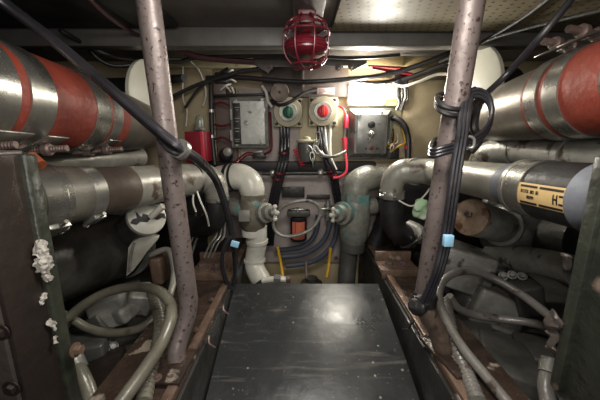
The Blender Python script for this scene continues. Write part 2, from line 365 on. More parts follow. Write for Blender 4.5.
part('foot_plate',MB().box(W(.465,.815,-.666),(.075,.15,.012),(.97,.2,0),(-.2,.97,0),.004).rough(.002),M['rust_wet'],t)
part('bolt',bolt_mb(W(.485,.745,-.659),(0,0,1),.009,.009),M['steel_bolt'],t); part('bolt',bolt_mb(W(.445,.895,-.659),(0,0,1),.009,.009),M['steel_bolt'],t)
# ================================================================== EXHAUSTS
def exhaust(label,x,zf,rad,body,bands,reds,Yc,cone,sgn):
    a=lambda Y: W(x,Y,zf(Y))
    ax=a(1.0)-a(2.0); ax.normalize()
    k=(a(1.0)-a(2.0)).length
    t=thing('exhaust_pipe',label,'exhaust pipe',a(1.0)-Vector((0,0,rad*S)))
    P0=a(Yc[0]); 
    prof=[((Yc[0]-Y)*k, r*S) for (Y,r) in cone]
    part('pipe',MB().lathe(P0,ax,prof,48),M[body],t)
    for (y0,y1) in reds:
        part('silicone_hose',MB().lathe(a(y1),ax,[(0,rad*S*.98),(.003,rad*S+.003),((y1-y0)*k-.003,rad*S+.003),((y1-y0)*k,rad*S*.98)],56),M['silicone'],t,'red silicone hose')
    for (y0,y1,up) in bands:
        b=part('clamp_band',MB().lathe(a(y1),ax,[(0,rad*S),(.001,rad*S+.006),((y1-y0)*k-.001,rad*S+.006),((y1-y0)*k,rad*S)],64),M['steel_band'],t,'steel clamp band')
        if up:
            o=Vector(up[0]).normalized(); d=Vector(up[1]).normalized(); q=a((y0+y1)/2)+o*(rad*S+.024)
            mb=stud_mb(q-d*.06,d,.0075,.13)
            part('clamp_bolt',mb,M['steel_bolt'],b)
            part('trunnion',MB().lathe(q-d*.03,d,[(0,.011),(.003,.015),(.016,.015),(.02,.011)],14),M['steel_bolt'],b); part('trunnion',MB().lathe(q+d*.02,d,[(0,.011),(.003,.014),(.014,.014),(.018,.011)],14),M['steel_bolt'],b)
            tg=o.cross(ax).normalized(); w_=(y1-y0)*k
            for s_ in (-1,1): part('clamp_tongue',MB().box(a((y0+y1)/2)+o*(rad*S+.010)+d*.034*s_,(w_*.9,.07,.003),ax,d+o*(-.35*s_),.001),M['steel_band'],b)
    return t
zl=lambda Y:.045+(1.6-Y)*.075
exhaust('lagged exhaust pipe with red hose passing behind the slanting black cables',-.80,zl,.134,'lagging',
  [(.58,.75,((.50,0,-.87),(.9,.15,.08))),(.777,.856,((.50,0,-.87),(.9,.1,.06))),(1.02,1.095,((.55,0,-.85),(.9,.1,.08))),(1.11,1.165,None)],
  [(.74,.785),(.85,1.025),(1.09,1.115),(1.16,1.22)],(1.62,-.3),[(1.62,.095),(1.60,.108),(1.3,.13),(1.22,.132),(-.3,.132)],-1)
zr=lambda Y:.088+(1.2-Y)*.09
exhaust('lagged exhaust pipe with red hose running under two big clamp bolts',.80,zr,.118,'lagging',
  [(.54,.722,None),(.832,.885,((-.25,0,1),(-.9,-.25,.05))),(.907,.955,((-.3,0,1),(-.9,-.25,.05)))],
  [(.715,.838),(.884,.908),(.953,.972)],(1.3,-.3),[(1.30,.088),(1.27,.10),(1.1,.113),(.98,.116),(-.3,.116)],1)
def drum(label,c,ax,r,Lh,m='drum_cream'):
    t=thing('vent_drum',label,'drum',Vector(c)-Vector((0,0,r)))
    part('drum_body',MB().lathe(c,ax,[(0,r*.5),(Lh*.2,r*.55),(Lh,r*.55)],40),M['black'],t)
    part('drum_flange',MB().lathe(Vector(c)-Vector(ax).normalized()*.012,ax,[(0,r*.55),(0.003,r*.6),(0.006,r*.97),(.009,r),(.022,r),(.025,r*.9)],48),M[m],t)
    return t
drum('round cream drum behind the stanchion with the coiled cable',U(469,90,1.52),(.99,.15,0),R(39,1.52),.16)
drum('round cream drum behind the stanchion with the slanting cables',U(152,98,1.62),(-.99,.12,0),R(34,1.62),.2)
# ================================================================== PIPES
def pipe_thing(name,label,cat,path,r,m,clamps=(),extra=None):
    q=[U(*p) for p in path]; lo=min(q,key=lambda v:v.z)
    t=thing(name,label,cat,(q[0].x,q[0].y,lo.z-r if not isinstance(r,list) else lo.z))
    part('pipe',MB().tube(q,r,28),M[m],t)
    return t,q
# main water pipe past the slanting-cable stanchion
A=U(28,200,.80); B=U(192,179.5,1.47); d=(B-A).normalized(); Ln=(B-A).length
t=thing('water_pipe','thick grey and brown water pipe leading to a down-turned elbow','pipe',Vector(A)-Vector((0,0,.06)))
r1=R(16.2,1.47)
part('pipe',MB().tube([A+d*Ln*.19,A+d*Ln*.6,B,U(203,178.5,1.5),U(212,183,1.51),U(216.5,191,1.51),U(217.5,198,1.51)],[r1,r1,r1,r1*.98,r1*.9,r1*.75,r1*.7],30),M['pipe_grey'],t)
part('hose',MB().lathe(A-d*.1,d,[(0,r1*1.15),(.2,r1*1.12),(Ln*.21+.1,r1*1.06),(Ln*.22+.1,r1)],40),M['hose_sleeve'],t,'brown grimy hose section')
part('hose',MB().lathe(A+d*Ln*.21,d,[(0,r1*.99),(.004,r1*1.03),(Ln*.24,r1*1.015),(Ln*.242,r1)],40),M['hose_brown'],t,'dark brown stained sleeve')
clamp(t,A+d*Ln*.03,d,r1*1.14,.05,.003,(.5,0,-.9),'steel_band')
clamp(t,A+d*Ln*.075,d,r1*1.115,.012,.006,(.5,0,-.9),'steel_band')
clamp(t,A+d*Ln*.215,d,r1*1.06,.035,.003,(.5,0,-.9),'chrome')
part('pipe_strap',ring_mb(A+d*Ln*.985,d,r1,.008,.003),M['black'],t)
clamp(t,U(217.5,198,1.51),(0,.05,-1),r1*.72,.018,.003,(.6,-.8,0))
part('rubber_bend',MB().tube([U(217.5,200,1.51),U(217,212,1.51),U(211,223,1.53),U(199,227,1.56),U(182,224,1.6)],r1*.74,24),M['rubber'],t,'black rubber bend')
# main pipe with lettered hose
A=U(384,171.5,1.56); B=U(600,196,.66); 
q0=U(436,172.5,1.43); q1=U(575,195,.70); d=(q1-q0).normalized(); Ln=(q1-q0).length; r2=R(13.2,1.47); sL=Ln*.615+.092
t=thing('water_pipe','grey water pipe with a black hose section that carries a tan lettered label','pipe',q1-Vector((0,0,.05)))
part('pipe',MB().tube([q0+d*(sL+.01),q0+d*Ln*.3,q0,U(414,171.5,1.5),U(403,172,1.52),U(395.5,177,1.53),U(392,186,1.535),U(392,196,1.535)],[r2,r2,r2,r2,r2,r2*.95,r2*.92,r2*.9],30),M['pipe_grey'],t)
part('pipe_collar',MB().lathe(q0+d*(sL-.045),d,[(0,r2*.99),(.002,r2*1.03),(.038,r2*1.03),(.04,r2)],36),M['blue_grey'],t,'blue grey painted band')

def along(py): pass
part('rubber_hose',MB().lathe(q0+d*sL,d,[(0,r2*1.0),(.004,r2*1.2),(.222,r2*1.2),(.226,r2)],44),M['rubber'],t,'black rubber hose with a tan label')
clamp(t,q0+d*(sL+.04),d,r2*1.19,.055,.003,(-.2,0,1),'steel_band',False)
clamp(t,q0+d*(sL+.012),d,r2*1.19,.012,.004,(-.2,-.3,-1),'chrome',False)
clamp(t,q0+d*(sL+.205),d,r2*1.19,.05,.003,(.3,0,1),'blue_grey',False)
# printed label wrapped on the hose: u = distance along, v = angle
def on_hose(u,ang,off=.0012):
    n=Vector((-1,0,0)); n=(n-d*n.dot(d)).normalized(); b=Vector((0,0,1)); b=(b-d*b.dot(d)-n*b.dot(n)).normalized()
    return q0+d*(sL+.07+u)+(n*math.cos(ang)+b*math.sin(ang))*(r2*1.20+off)
def patch(u0,u1,v0,v1,off,mb,n=8):
    u0*=.55; u1*=.55
    k=len(mb.v)
    vs=[];fs=[]
    for j,o in enumerate((off,off-.0009)):
        for i in range(n+1):
            for u in (u0,u1): vs.append(on_hose(u,v0+(v1-v0)*i/n,o))
    m=2*(n+1)
    for i in range(n):
        fs.append((2*i,2*i+1,2*i+3,2*i+2)); fs.append((m+2*i,m+2*i+2,m+2*i+3,m+2*i+1))
        fs.append((2*i,2*i+2,m+2*i+2,m+2*i)); fs.append((2*i+1,m+2*i+1,m+2*i+3,2*i+3))
    fs.append((0,m,m+1,1)); fs.append((2*n,2*n+1,m+2*n+1,m+2*n))
    mb.add(vs,fs); return mb
LV0,LV1=-.42,.30
lb=part('hose_label',patch(-.004,.20,LV0,LV1,.0012,MB(),14),M['label_tan'],t,'tan printed label')
ink=MB()
def IV(f): return LV0+(LV1-LV0)*f
for f in (.86,.10):
    patch(.008,.088,IV(f-.05),IV(f+.05),.0018,ink,2); patch(.098,.195,IV(f-.05),IV(f+.05),.0018,ink,2)
part('printed_bar',ink,M['ink'],lb)
H=MB()   # big H and the start of the next sign
patch(.158,.163,IV(.27),IV(.68),.0018,H,4); patch(.172,.177,IV(.27),IV(.68),.0018,H,4); patch(.162,.173,IV(.44),IV(.52),.0018,H,1)
patch(.182,.197,IV(.60),IV(.68),.0018,H,1); patch(.182,.197,IV(.27),IV(.35),.0018,H,1)
part('printed_letter',H,M['ink'],lb)
fine=MB()
GL={'O':'111101101101111','I':'010010010010010','S':'111100111001111','T':'111010010010010','E':'111100110100111','R':'110101110101101','8':'111101111101111','0':'111101101101111','1':'010110010010111','2':'111001111100111','9':'111101111001111','4':'101101111001001','6':'111100111101111','D':'110101101101110',' ':'0'*15}
def text(s,u,v,cw,ch):
    for c in s:
        g=GL[c]
        for i,bit in enumerate(g):
            if bit=='1':
                rr,cc=divmod(i,3); patch(u+cc*cw/3.6,u+(cc+1)*cw/3.6,v-(rr+1)*ch/5,v-rr*ch/5,.0018,fine,1)
        u+=cw*1.08
text('OISTER 881 02',.014,IV(.70),.0060,(LV1-LV0)*.15); text('80294',.044,IV(.44),.0062,(LV1-LV0)*.14)
part('printed_text',fine,M['ink'],lb)
clamp(t,U(392,194,1.535),(0,.02,-1),r2*.93,.03,.004,(-.5,-.85,0),'chrome'); 
part('rubber_bend',MB().tube([U(392,196,1.535),U(392,214,1.54),U(396,229,1.55),U(408,236,1.58),U(430,238,1.62)],r2*.96,24),M['rubber'],t,'black rubber bend')
part('pipe_strap',ring_mb(U(416,171.5,1.49),d,r2,.02,.003),M['chrome'],t)
# secondary pipes under the exhausts
t,q=pipe_thing('return_pipe','dull grey pipe tucked under the exhaust above the thick brown pipe','pipe',[(139,157,1.62),(120,158,1.5),(60,161,1.2),(10,164,1.0)],R(11,1.5),'pipe_grey')
part('pipe_band',ring_mb(U(112,158.6,1.46),q[0]-q[1],R(11,1.5),.02,.003),M['cast_grey'],t)
t,q=pipe_thing('return_pipe','peeling grey pipe with an elbow under the clamped exhaust','pipe',[(484,182,1.42),(481,168,1.40),(486,157,1.36),(499,151.5,1.29),(530,151.5,1.15),(570,155,.98),(620,160,.84)],R(12.5,1.38),'pipe_old')
part('pipe_band',ring_mb(U(517,151.2,1.21),q[3]-q[4],R(12.5,1.38),.012,.004),M['cast_grey'],t)
part('pipe_band',ring_mb(U(571,155,.975),q[4]-q[5],R(12.5,1.38),.02,.004),M['cast_grey'],t)
# ================================================================== VALVES AND ELBOWS AT THE BACK
def valve(label,elb,re,body,rb,bm,legs,rl,gl,hd,plate,em,lm):
    q=[U(*p) for p in body]
    t=thing('sea_valve',label,'valve',U(*legs[-1]))
    part('elbow',MB().tube([U(*p) for p in elb],re,26),M[em],t)
    ax=q[1]-q[0]; h=ax.length
    part('valve_body',MB().lathe(q[0],ax,[(0,rb*.82),(h*.08,rb*.98),(h*.2,rb),(h*.5,rb*1.1),(h*.8,rb),(h*.9,rb*.95),(h,rb*.8)],30).rough(.003,30),M[bm],t)
    part('collar',MB().lathe(q[0]-ax*.08,ax,[(0,rb*.9),(.003,rb*1.02),(h*.16,rb*1.02),(h*.18,rb*.9)],8),M[bm],t)
    part('collar',MB().lathe(q[1]-ax*.02,ax,[(0,rb*.7),(.003,rb*.86),(h*.2,rb*.86),(h*.22,rb*.7)],28),M[lm],t)
    part('lower_pipe',MB().tube([U(*p) for p in legs],rl,24),M[lm],t)
    g0,g1=U(*gl[0]),U(*gl[1]); ga=g1-g0; gh=ga.length; gr=R(gl[2],gl[0][2])
    g=part('gland',MB().lathe(g0,ga,[(0,gr),(gh*.35,gr),(gh*.4,gr*.75),(gh*.7,gr*.7),(gh*.75,gr*.4),(gh,gr*.35)],22),M['teal_pale'],t)
    c=U(*hd); part('t_handle',MB().box(c,(.012,.012,.05),bev=.004).ball(c+Vector((0,0,.026)),.010,.010,.010,12,8).ball(c-Vector((0,0,.026)),.010,.010,.010,12,8).tube([c,c-ga.normalized()*.05],.007,10,smooth=False).ball(c+ga.normalized()*.012,.012,.01,.01,12,8),M['white_paint'],g)
    if plate: part('face_plate',slab(*plate),M['cast_grey'],t)
    return t,q
t,q=valve('white elbow over a teal stained sea valve behind the slanting cable bundle',[(220,179,1.70),(230,177.5,1.67),(240,177,1.65),(248.5,181.5,1.63),(252,190,1.62),(252,198,1.62)],[R(13.6,1.65)]*3+[R(13,1.64)]*2+[R(11.5,1.62)],
   [(253,196,1.62),(253,229,1.62)],R(14,1.62),'bronze_teal',[(257,226,1.62),(257,243,1.62),(255,256,1.62),(255,268,1.6),(262,282,1.55)],[R(10.5,1.6)]*4+[R(11,1.55)],((263,213,1.58),(274,212,1.51),10.5),(275,213,1.49),(238,211,250,222,1.5,.03),'white_paint','white_paint')
clamp(t,U(230,177.5,1.67),U(238,177.2,1.655)-U(228,177.8,1.675),R(13.7,1.66),.014,.003,(0,-1,.2),'black',False); clamp(t,U(235,177.2,1.66),U(238,177.2,1.655)-U(228,177.8,1.675),R(13.7,1.66),.010,.004,(0,-1,.2),'rubber',False)
part('side_port',MB().tube([U(250,212,1.6),U(232,207,1.66),U(214,206,1.74)],R(10,1.6),20),M['teal_pale'],t)
part('pipe_ring',ring_mb(U(257,241,1.62),(0,.05,-1),R(10.5,1.6),.014,.006),M['white_paint'],t); part('pipe_ring',ring_mb(U(254.5,260,1.62),(0,0,-1),R(11,1.6),.012,.004),M['white_paint'],t)
t,q=valve('teal stained sea valve with grey elbow beside the black rubber bend',[(392,179,1.82),(380,178,1.8),(368,178,1.78),(358,183,1.76),(355,191,1.75),(355,199,1.75)],[R(11,1.8)]*2+[R(13.5,1.75)]*3+[R(12.5,1.75)],
   [(356,197,1.75),(353,242,1.75)],R(15,1.75),'teal_pale',[(350,238,1.75),(348,260,1.75),(346,284,1.72)],[R(9.5,1.75)]*3,((345,213,1.70),(333,214,1.62),12),(333,215,1.61),None,'teal_pale','cast_dark')
clamp(t,U(382,178,1.8),U(382,178,1.8)-U(392,179,1.82),R(11.2,1.8),.03,.004,(0,-1,.2),'chrome',False)
part('side_port',MB().tube([U(356,208,1.75),U(376,206,1.8),U(394,206,1.85)],R(9,1.75),20),M['cast_grey'],t)
solo('rubber_hose',MB().tube([U(376,206,1.79),U(388,207,1.8),U(380,232,1.8),U(372,250,1.8)],R(9,1.8),18),M['rubber'],'short black hose dropping between the teal valve and the bearer','hose')
# ================================================================== RED CAGED LAMP
c=U(306.5,42,1.17); lr=R(22.5,1.17)
t=thing('caged_lamp','dark red caged lamp hanging from the centre of the deckhead','lamp',c+Vector((0,0,.085)))
part('mount_bracket',MB().box(c+Vector((0,0,.075)),(.052,.05,.022),bev=.004).box(c+Vector((0,0,.055)),(.042,.042,.022),bev=.004),M['lamp_red'],t)
part('lamp_globe',MB().lathe(c+Vector((0,0,.030)),(0,0,-1),[(0,.018),(.012,.024),(.018,lr*.5),(.026,lr*.74),(.033,lr*.88),(.036,lr*.91),(.038,lr*.88),(.044,lr*.93),(.048,lr*.94),(.050,lr*.9),(.055,lr*.9),(.060,lr*.82),(.066,lr*.66),(.071,lr*.42),(.073,lr*.12)],40),M['lamp_red'],t)
for (dz,f) in ((.040,.82),(.022,.94),(-.062,.62)):
    n=26; part('cage_ring',MB().tube([c+Vector((lr*f*math.cos(k*2*math.pi/n),lr*f*math.sin(k*2*math.pi/n),dz)) for k in range(n)],.0032,8,closed=True,res=2),M['lamp_red'],t)
for k in range(8):
    a=k*math.pi/4+.3; e=Vector((math.cos(a),math.sin(a),0))
    part('cage_wire',MB().tube([c+e*lr*.45+Vector((0,0,.065)),c+e*lr*.80+Vector((0,0,.045)),c+e*lr*.98+Vector((0,0,.005)),c+e*lr*.92+Vector((0,0,-.036)),c+e*lr*.62+Vector((0,0,-.062)),c+e*lr*.3+Vector((0,0,-.07))],.0028,8),M['lamp_red'],t)
# ================================================================== BACK WALL EQUIPMENT
def facing(px,py,Y,prof,m,parent,name,seg=32,**k):
    return part(name,MB().lathe(U(px,py,Y),(0,1,0),prof,seg),M[m],parent,**k)
def lid_box(px0,py0,px1,py1,Yf,inset,depth):
    """bevelled lid: a frustum facing the room"""
    a=U(px0,py0,Yf); b=U(px1,py1,Yf); d=depth; i=inset
    o=[(a.x,a.y+d,a.z),(b.x,a.y+d,a.z),(b.x,a.y+d,b.z),(a.x,a.y+d,b.z),(a.x+i,a.y,a.z-i),(b.x-i,a.y,a.z-i),(b.x-i,a.y,b.z+i),(a.x+i,a.y,b.z+i)]
    return MB().add(o,[(0,1,2,3),(4,7,6,5),(0,4,5,1),(1,5,6,2),(2,6,7,3),(3,7,4,0)])
t=thing('switch_box','grey metal switch box with a black strip down its lid','switch box',U(248,147,1.9))
part('enclosure',slab(229,97,269,148,1.86,.1,.008),M['alu_dull'],t)
lid=part('lid',lid_box(230,98,268,147,1.835,.014,.022),M['alu'],t)
st=part('black_strip',slab(232.5,103,241.5,144,1.831,.004,.001),M['black'],t,'black strip with tiny faint lines')
tx=MB()
for py,w_ in ((107,5),(109.5,3),(118,5),(121,3.5),(128,5),(131,4),(139,5),(141,4)): part('printed_line',slab(237-w_/2,py,237+w_/2,py+.7,1.8305,.002,0),M['alu_dull'],st)
part('handle_screw',bolt_mb(U(246,123,1.833),(0,-1,0),.008,.009),M['chrome'],t)
for p in ((236,101),(262,100),(237,145),(261,144)): part('lid_screw',bolt_mb(U(p[0],p[1],1.842),(0,-1,0),.0045,.006),M['alu'],t)
for p in ((231,113),(231,134)): part('hinge',MB().lathe(U(p[0],p[1]-4,1.84),(0,0,-1),[(0,.006),(.05,.006)],10),M['alu'],t)
def rotary(label,px,py,km,p0):
    t=thing('rotary_switch',label,'rotary switch',U(px,py+14,1.9))
    part('switch_base',slab(px-14.5,py-14,px+14.5,py+15,1.88,.07,.006),M['ivory'],t)
    r=R(14.2,1.85)
    facing(px,py,1.845,[(0,r*.5),(.002,r*.62),(.004,r*.64),(.006,r*.97),(.012,r),(.022,r)],'ivory',t,'dial_ring')
    facing(px,py,1.838,[(0,r*.6),(.008,r*.62)],'alu_dull',t,'dial_plate')
    k=facing(px,py,1.81,[(0,r*.30),(.003,r*.37),(.022,r*.38),(.026,r*.38)],km,t,'knob',label='green knob' if km=='knob_green' else 'red knob')
    part('knob_grip',slab(px-1.6,py-6.2,px+1.6,py+5,1.795,.02,.003),M[km],k)
    for dx,dy in ((-11.5,-11),(11.5,-11),(-11.5,12),(11.5,12)): part('base_screw',bolt_mb(U(px+dx,py+dy,1.879),(0,-1,0),.005,.004),M['black'],t)
rotary('round ivory rotary switch with a green knob',288,112,'knob_green',0)
rotary('round ivory rotary switch with a red knob',323,111,'knob_red',0)
t=thing('control_box','grey metal control box with a lever and small red button','control box',U(370,158,1.9))
part('enclosure',slab(349,108,391,159,1.875,.09,.008),M['alu_dim'],t)
part('frame',lid_box(351,109.5,390,158,1.83,.022,.035),M['alu_dim'],t)
part('face_panel',slab(358,115,384,153,1.828,.006,.001),M['alu_dim'],t)
facing(372,124.5,1.815,[(0,.008),(.003,.016),(.014,.018)],'black',t,'push_button',label='black button')
facing(371.5,148,1.82,[(0,.006),(.002,.010),(.008,.011)],'lamp_red',t,'push_button',label='small red button')
p=U(371.5,134,1.79); part('toggle_lever',MB().ball(p,.015).tube([p,p+Vector((-.002,.02,-.03))],.006,10,smooth=False),M['chrome'],t)
for q_ in ((361,113),(382,113),(361,155),(382,155),(366,148.5),(377,148.5)): part('panel_screw',bolt_mb(U(q_[0],q_[1],1.827),(0,-1,0),.0035,.003),M['black'],t)
# bright wall lamp
t=thing('wall_lamp','bright white lit lamp on the back wall above the control box','lamp',U(368,106,1.92))
part('housing',slab(348,81,388,106,1.90,.05,.01),M['white'],t)
part('diffuser',slab(350,83.5,385.5,103.5,1.875,.03,.012),M['glow'],t,'glowing white diffuser')
t=thing('junction_box','small pale yellow plastic box beside the bright lamp','box',U(391,106,1.9))
part('box_body',slab(386.5,83,398,106,1.90,.05,.008),M['yellow_box'],t); part('box_lid',slab(387,83.5,397.5,100,1.89,.012,.006),M['yellow_box'],t)
# brown board and its hanger plate
solo('mounting_board',slab(272,63,348,97,1.90,.03,.003),M['board_brown'],'dull brown mounting board behind the grey disc','board')
solo('mounting_board',slab(262,64,275,104,1.91,.03,.003),M['board_mauve'],'narrow dark strip of board behind the left edge of the grey disc','board')
o_=[(253,57),(367,55.5),(367,63),(352,71),(349,65.5),(272,66.5),(268,73),(253,64)]
t=thing('hanger_plate','grey steel hanger plate with cut corners under the deck beam','plate',U(310,64,1.75))
part('plate',MB().prism([U(x,y,1.75) for x,y in o_],(0,.012,0),.002),M['beam_grey'],t)
for px in (270,296,338,351): part('plate_bolt',bolt_mb(U(px,67.5 if px in(296,338) else 66.5,1.745),(0,-1,0),.009,.01),M['board_mauve'],t)
t=thing('disc','brownish round disc with a centre hole on the mauve board','disc',U(279.5,101,1.85))
facing(279.5,92,1.835,[(0,R(2,1.84)),(.001,R(8.6,1.84)),(.005,R(9.2,1.84)),(.016,R(9.2,1.84))],'grey_disc',t,'disc_face',40)
facing(279.5,92,1.83,[(0,R(1.3,1.84)),(.012,R(1.3,1.84))],'black',t,'centre_hole')
facing(279.5,92,1.856,[(0,R(4,1.84)),(.05,R(4,1.84))],'black',t,'disc_stem')
t=thing('nameplate','small pale pink nameplate on the brown mounting board','nameplate',U(325.5,94,1.89))
part('plate',slab(317,87.7,334.6,94.2,1.89,.006,.001),M['pale_pink'],t)
for k,(x0,x1,y) in enumerate(((319,325,89.6),(320,326,91.4),(319,323,92.6),(328,330,91.5),(330.5,333,89.5),(330.5,333,92.2))): part('printed_mark',slab(x0,y,x1,y+.9,1.888,.003,0),M['lamp_red' if k==2 else 'steel_bolt'],t)
solo('support_strap',slab(301.5,66,304,92,1.885,.012,.002),M['board_mauve'],'thin upright strap down the middle of the brown board','strap')
# red box with beacon
t=thing('alarm_box','red metal box below the glass dome by the stanchion','alarm box',U(197,160,1.72))
part('box_body',slab(184,131.5,208,162,1.72,.1,.004),M['red'],t); part('box_rail',slab(199,131,205,162,1.705,.02,.003),M['pinkred'],t,'brighter red rail')
t=thing('beacon','clear glass dome beacon standing on the red box','beacon',U(200,131,1.78))
facing_=MB().lathe(U(200,130.8,1.78),(0,0,1),[(0,.02),(.002,.025),(.014,.025),(.016,.022)],24); part('beacon_base',facing_,M['cast_grey'],t)
gm=mat('beacon_glass',(170,176,160),(150,156,142),8,.12,0,0); gm.node_tree.nodes['Principled BSDF'].inputs['Transmission Weight'].default_value=.55; M['glass']=gm
part('glass_dome',MB().lathe(U(200,127.5,1.78),(0,0,1),[(0,.021),(.03,.021),(.044,.018),(.053,.011),(.056,.002)],24),M['glass'],t)
part('bulb',MB().ball(U(200,121,1.78),.008,.008,.014,12,8),M['white'],t)
# connector block with red leads
t=thing('connector_block','small black connector block with two red leads under the strip lid box','connector',U(258,158,1.86))
part('block',slab(252.5,153,265.5,158.5,1.86,.05,.003),M['rubber'],t); part('block_cap',slab(254,150.5,262.5,153,1.865,.04,.003),M['alu_dull'],t)
part('red_lead',MB().tube([U(264,154,1.85),U(269,152,1.84),U(271.5,147,1.84),U(271,130,1.86),U(270,112,1.88)],.006,10),M['lamp_red'],t,'red lead')
part('red_lead',MB().tube([U(253,154,1.85),U(247,154,1.84),U(240,159,1.83),U(236,163,1.8)],.009,10),M['lamp_red'],t,'red lead')
for k,(a,b,lbl) in enumerate((((214,104),(230,106),'thin red lead into the top hinge side of the strip lid box'),((214,124.5),(230,124),'thin red lead into the middle of the strip lid box'),((215,139),(230,141),'thin red lead into the foot of the strip lid box'))):
    cable([(a[0],a[1],1.88),((a[0]+b[0])/2,a[1]-1.5+3*(k%2),1.87),(b[0],b[1],1.87)],1.0,'lamp_red',lbl,'thin red leads')
t=thing('horn','small black horn on the wall under the thin red leads','horn',U(226,163,1.8))
part('horn_body',MB().ball(U(226,155,1.84),.035,.03,.035),M['rubber_gloss'],t); part('horn_cap',MB().lathe(U(227,152,1.79),(0,1,0),[(0,.01),(.004,.02),(.02,.022)],18),M['alu_dull'],t)
# conduit by the red box
t=thing('conduit','upright black conduit with pale clips beside the red box','conduit',U(213,162,1.85))
part('conduit_tube',MB().tube([U(211,84,1.88),U(211.5,112,1.86),U(212.5,140,1.86),U(215,165,1.84)],R(2.4,1.86),12),M['rubber'],t)
for p in ((211.4,111),(212,136.5)): part('conduit_clip',ring_mb(U(p[0],p[1],1.86),(0,0,1),R(2.4,1.86),.014,.004),M['chrome'],t)
# feeder cables from the rotary switches
def bundle(label,paths,ties,group='black feeder cables below the rotary switches'):
    t=thing('cable_bundle',label,'cables',U(*paths[0][0][-1]),group)
    for (pts,r,m) in paths: part('cable',MB().tube([U(*p) for p in pts],R(r,pts[0][2]),10),M[m],t)
    for (p,ax,r,m) in ties: part('tie',ring_mb(U(*p),ax,R(r,p[2]),.011,.003),M[m],t)
    return t
bundle('black cable bundle running down from the green rotary switch',[([(284+d,126,1.9),(284+d,140,1.88),(283+d,158,1.80),(280+d,172,1.78),(275+d,192,1.8),(271+d,215,1.84),(268+d,245,1.86)],2.0,'rubber_gloss') for d in (-2.6,.6,3.8)],
   [((284,153,1.83),(0,0,1),5.0,'lamp_red'),((279.6,173,1.78),(.2,0,1),5.2,'lamp_red'),((278,179,1.79),(.2,0,1),5.0,'lamp_red')])
bundle('black and white cable bundle running down from the red rotary switch',[([(319,126,1.9),(320,140,1.88),(324,156,1.82),(331,172,1.8),(334,190,1.83),(337,205,1.86)],2.2,'rubber_gloss'),([(321.5,126,1.9),(323,140,1.88),(327,156,1.80),(334.5,172,1.78),(338,190,1.81),(341,205,1.85)],2.2,'rubber_gloss'),([(325,126,1.9),(326,140,1.88),(328,156,1.84),(333,168,1.82)],1.2,'white'),([(330.5,126,1.9),(330,142,1.88),(331,158,1.85),(336,170,1.83)],1.6,'white')],
   [((333,175,1.79),(-.2,0,1),4.2,'lamp_red'),((331,171,1.8),(-.2,0,1),4.2,'lamp_red')])
# battery lead
t=thing('power_lead','red cable with two pink red terminal boots beside the control box','cable',U(345,176,1.82))
part('terminal_boot',MB().tube([U(346,115,1.88),U(346,122,1.87),U(345.5,128,1.87)],[R(2.2,1.88),R(2.6,1.88),R(2.9,1.88)],12),M['pinkred'],t)
part('terminal_boot',MB().tube([U(345,150,1.85),U(345,143,1.86),U(344.5,138,1.87)],[R(2.2,1.88),R(2.6,1.88),R(2.9,1.88)],12),M['pinkred'],t)
part('terminal_stud',MB().lathe(U(345,128,1.885),(0,0,-1),[(0,.008),(.07,.008)],10),M['alu_dull'],t)
part('red_cable',MB().tube([U(345,150,1.85),U(346.5,162,1.8),U(346,172,1.77),U(340,177,1.76),U(333,178,1.76)],R(1.3,1.82),10),M['pinkred'],t)
part('red_cable',MB().tube([U(346,115,1.88),U(343,108,1.89),U(338,106,1.9)],R(.9,1.88),10),M['pinkred'],t)
# canister with chain
t=thing('canister','small dark canister with a pale lid between the two rotary feeders','canister',U(307,163,1.84))
cp=U(307,162,1.82)
part('canister_body',MB().lathe(cp,(0,0,1),[(0,.035),(.004,.042),(.03,.045),(.09,.045),(.094,.04)],26),M['cast_dark'],t)
part('canister_lid',MB().lathe(cp+Vector((0,0,.094)),(0,0,1),[(0,.05),(.006,.052),(.01,.048),(.014,.018),(.024,.016),(.028,.006)],26),M['ivory'],t)
part('canister_bracket',slab(298,146,300,164,1.86,.08,.002),M['alu_dull'],t)
def chain(t,pts,r):
    q=[U(*p) for p in pts]
    for i in range(len(q)-1):
        a,b=q[i],q[i+1]; L_=(b-a).length; n=max(1,round(L_/(r*4.2)))
        for k in range(n):
            m_=a+(b-a)*((k+.5)/n); d=(b-a).normalized(); s_=Vector((0,1,0)) if k%2 else d.cross(Vector((0,1,0))); 
            part('chain_link',MB().tube([m_+d*r*2.3,m_+d*r*1.5+s_*r,m_-d*r*1.5+s_*r,m_-d*r*2.3,m_-d*r*1.5-s_*r,m_+d*r*1.5-s_*r],r*.36,6,closed=True,res=3),M['chrome'],t)
t=thing('chain','short pale metal chain hanging by the dark canister','chain',U(312,165,1.76))
chain(t,[(318.5,131,1.78),(317.5,141,1.77),(315,147,1.765),(318,152,1.765),(324,156,1.77)],.0085); chain(t,[(308,146,1.765),(312,153,1.76),(313,166,1.76)],.0085)
solo('bent_rod',MB().tube([U(316,147,1.78),U(319,151,1.77),U(324,155.5,1.76),U(331,156.5,1.76),U(337,155.5,1.77),U(346,151,1.8)],R(1.6,1.78),12),M['cast_grey'],'pale bent rod crossing between the canister and the power lead','rod')
pts=[]; a=U(295,149,1.82); b=U(303,166,1.79)
for k in range(61):
    f=k/60; an=k*2*math.pi/8; pts.append(a+(b-a)*f+Vector((math.cos(an)*.011,math.sin(an)*.011,0)))
solo('coiled_lead',MB().tube(pts,.0026,6,smooth=False),M['pinkred'],'red coiled lead hanging beside the dark canister','cable')
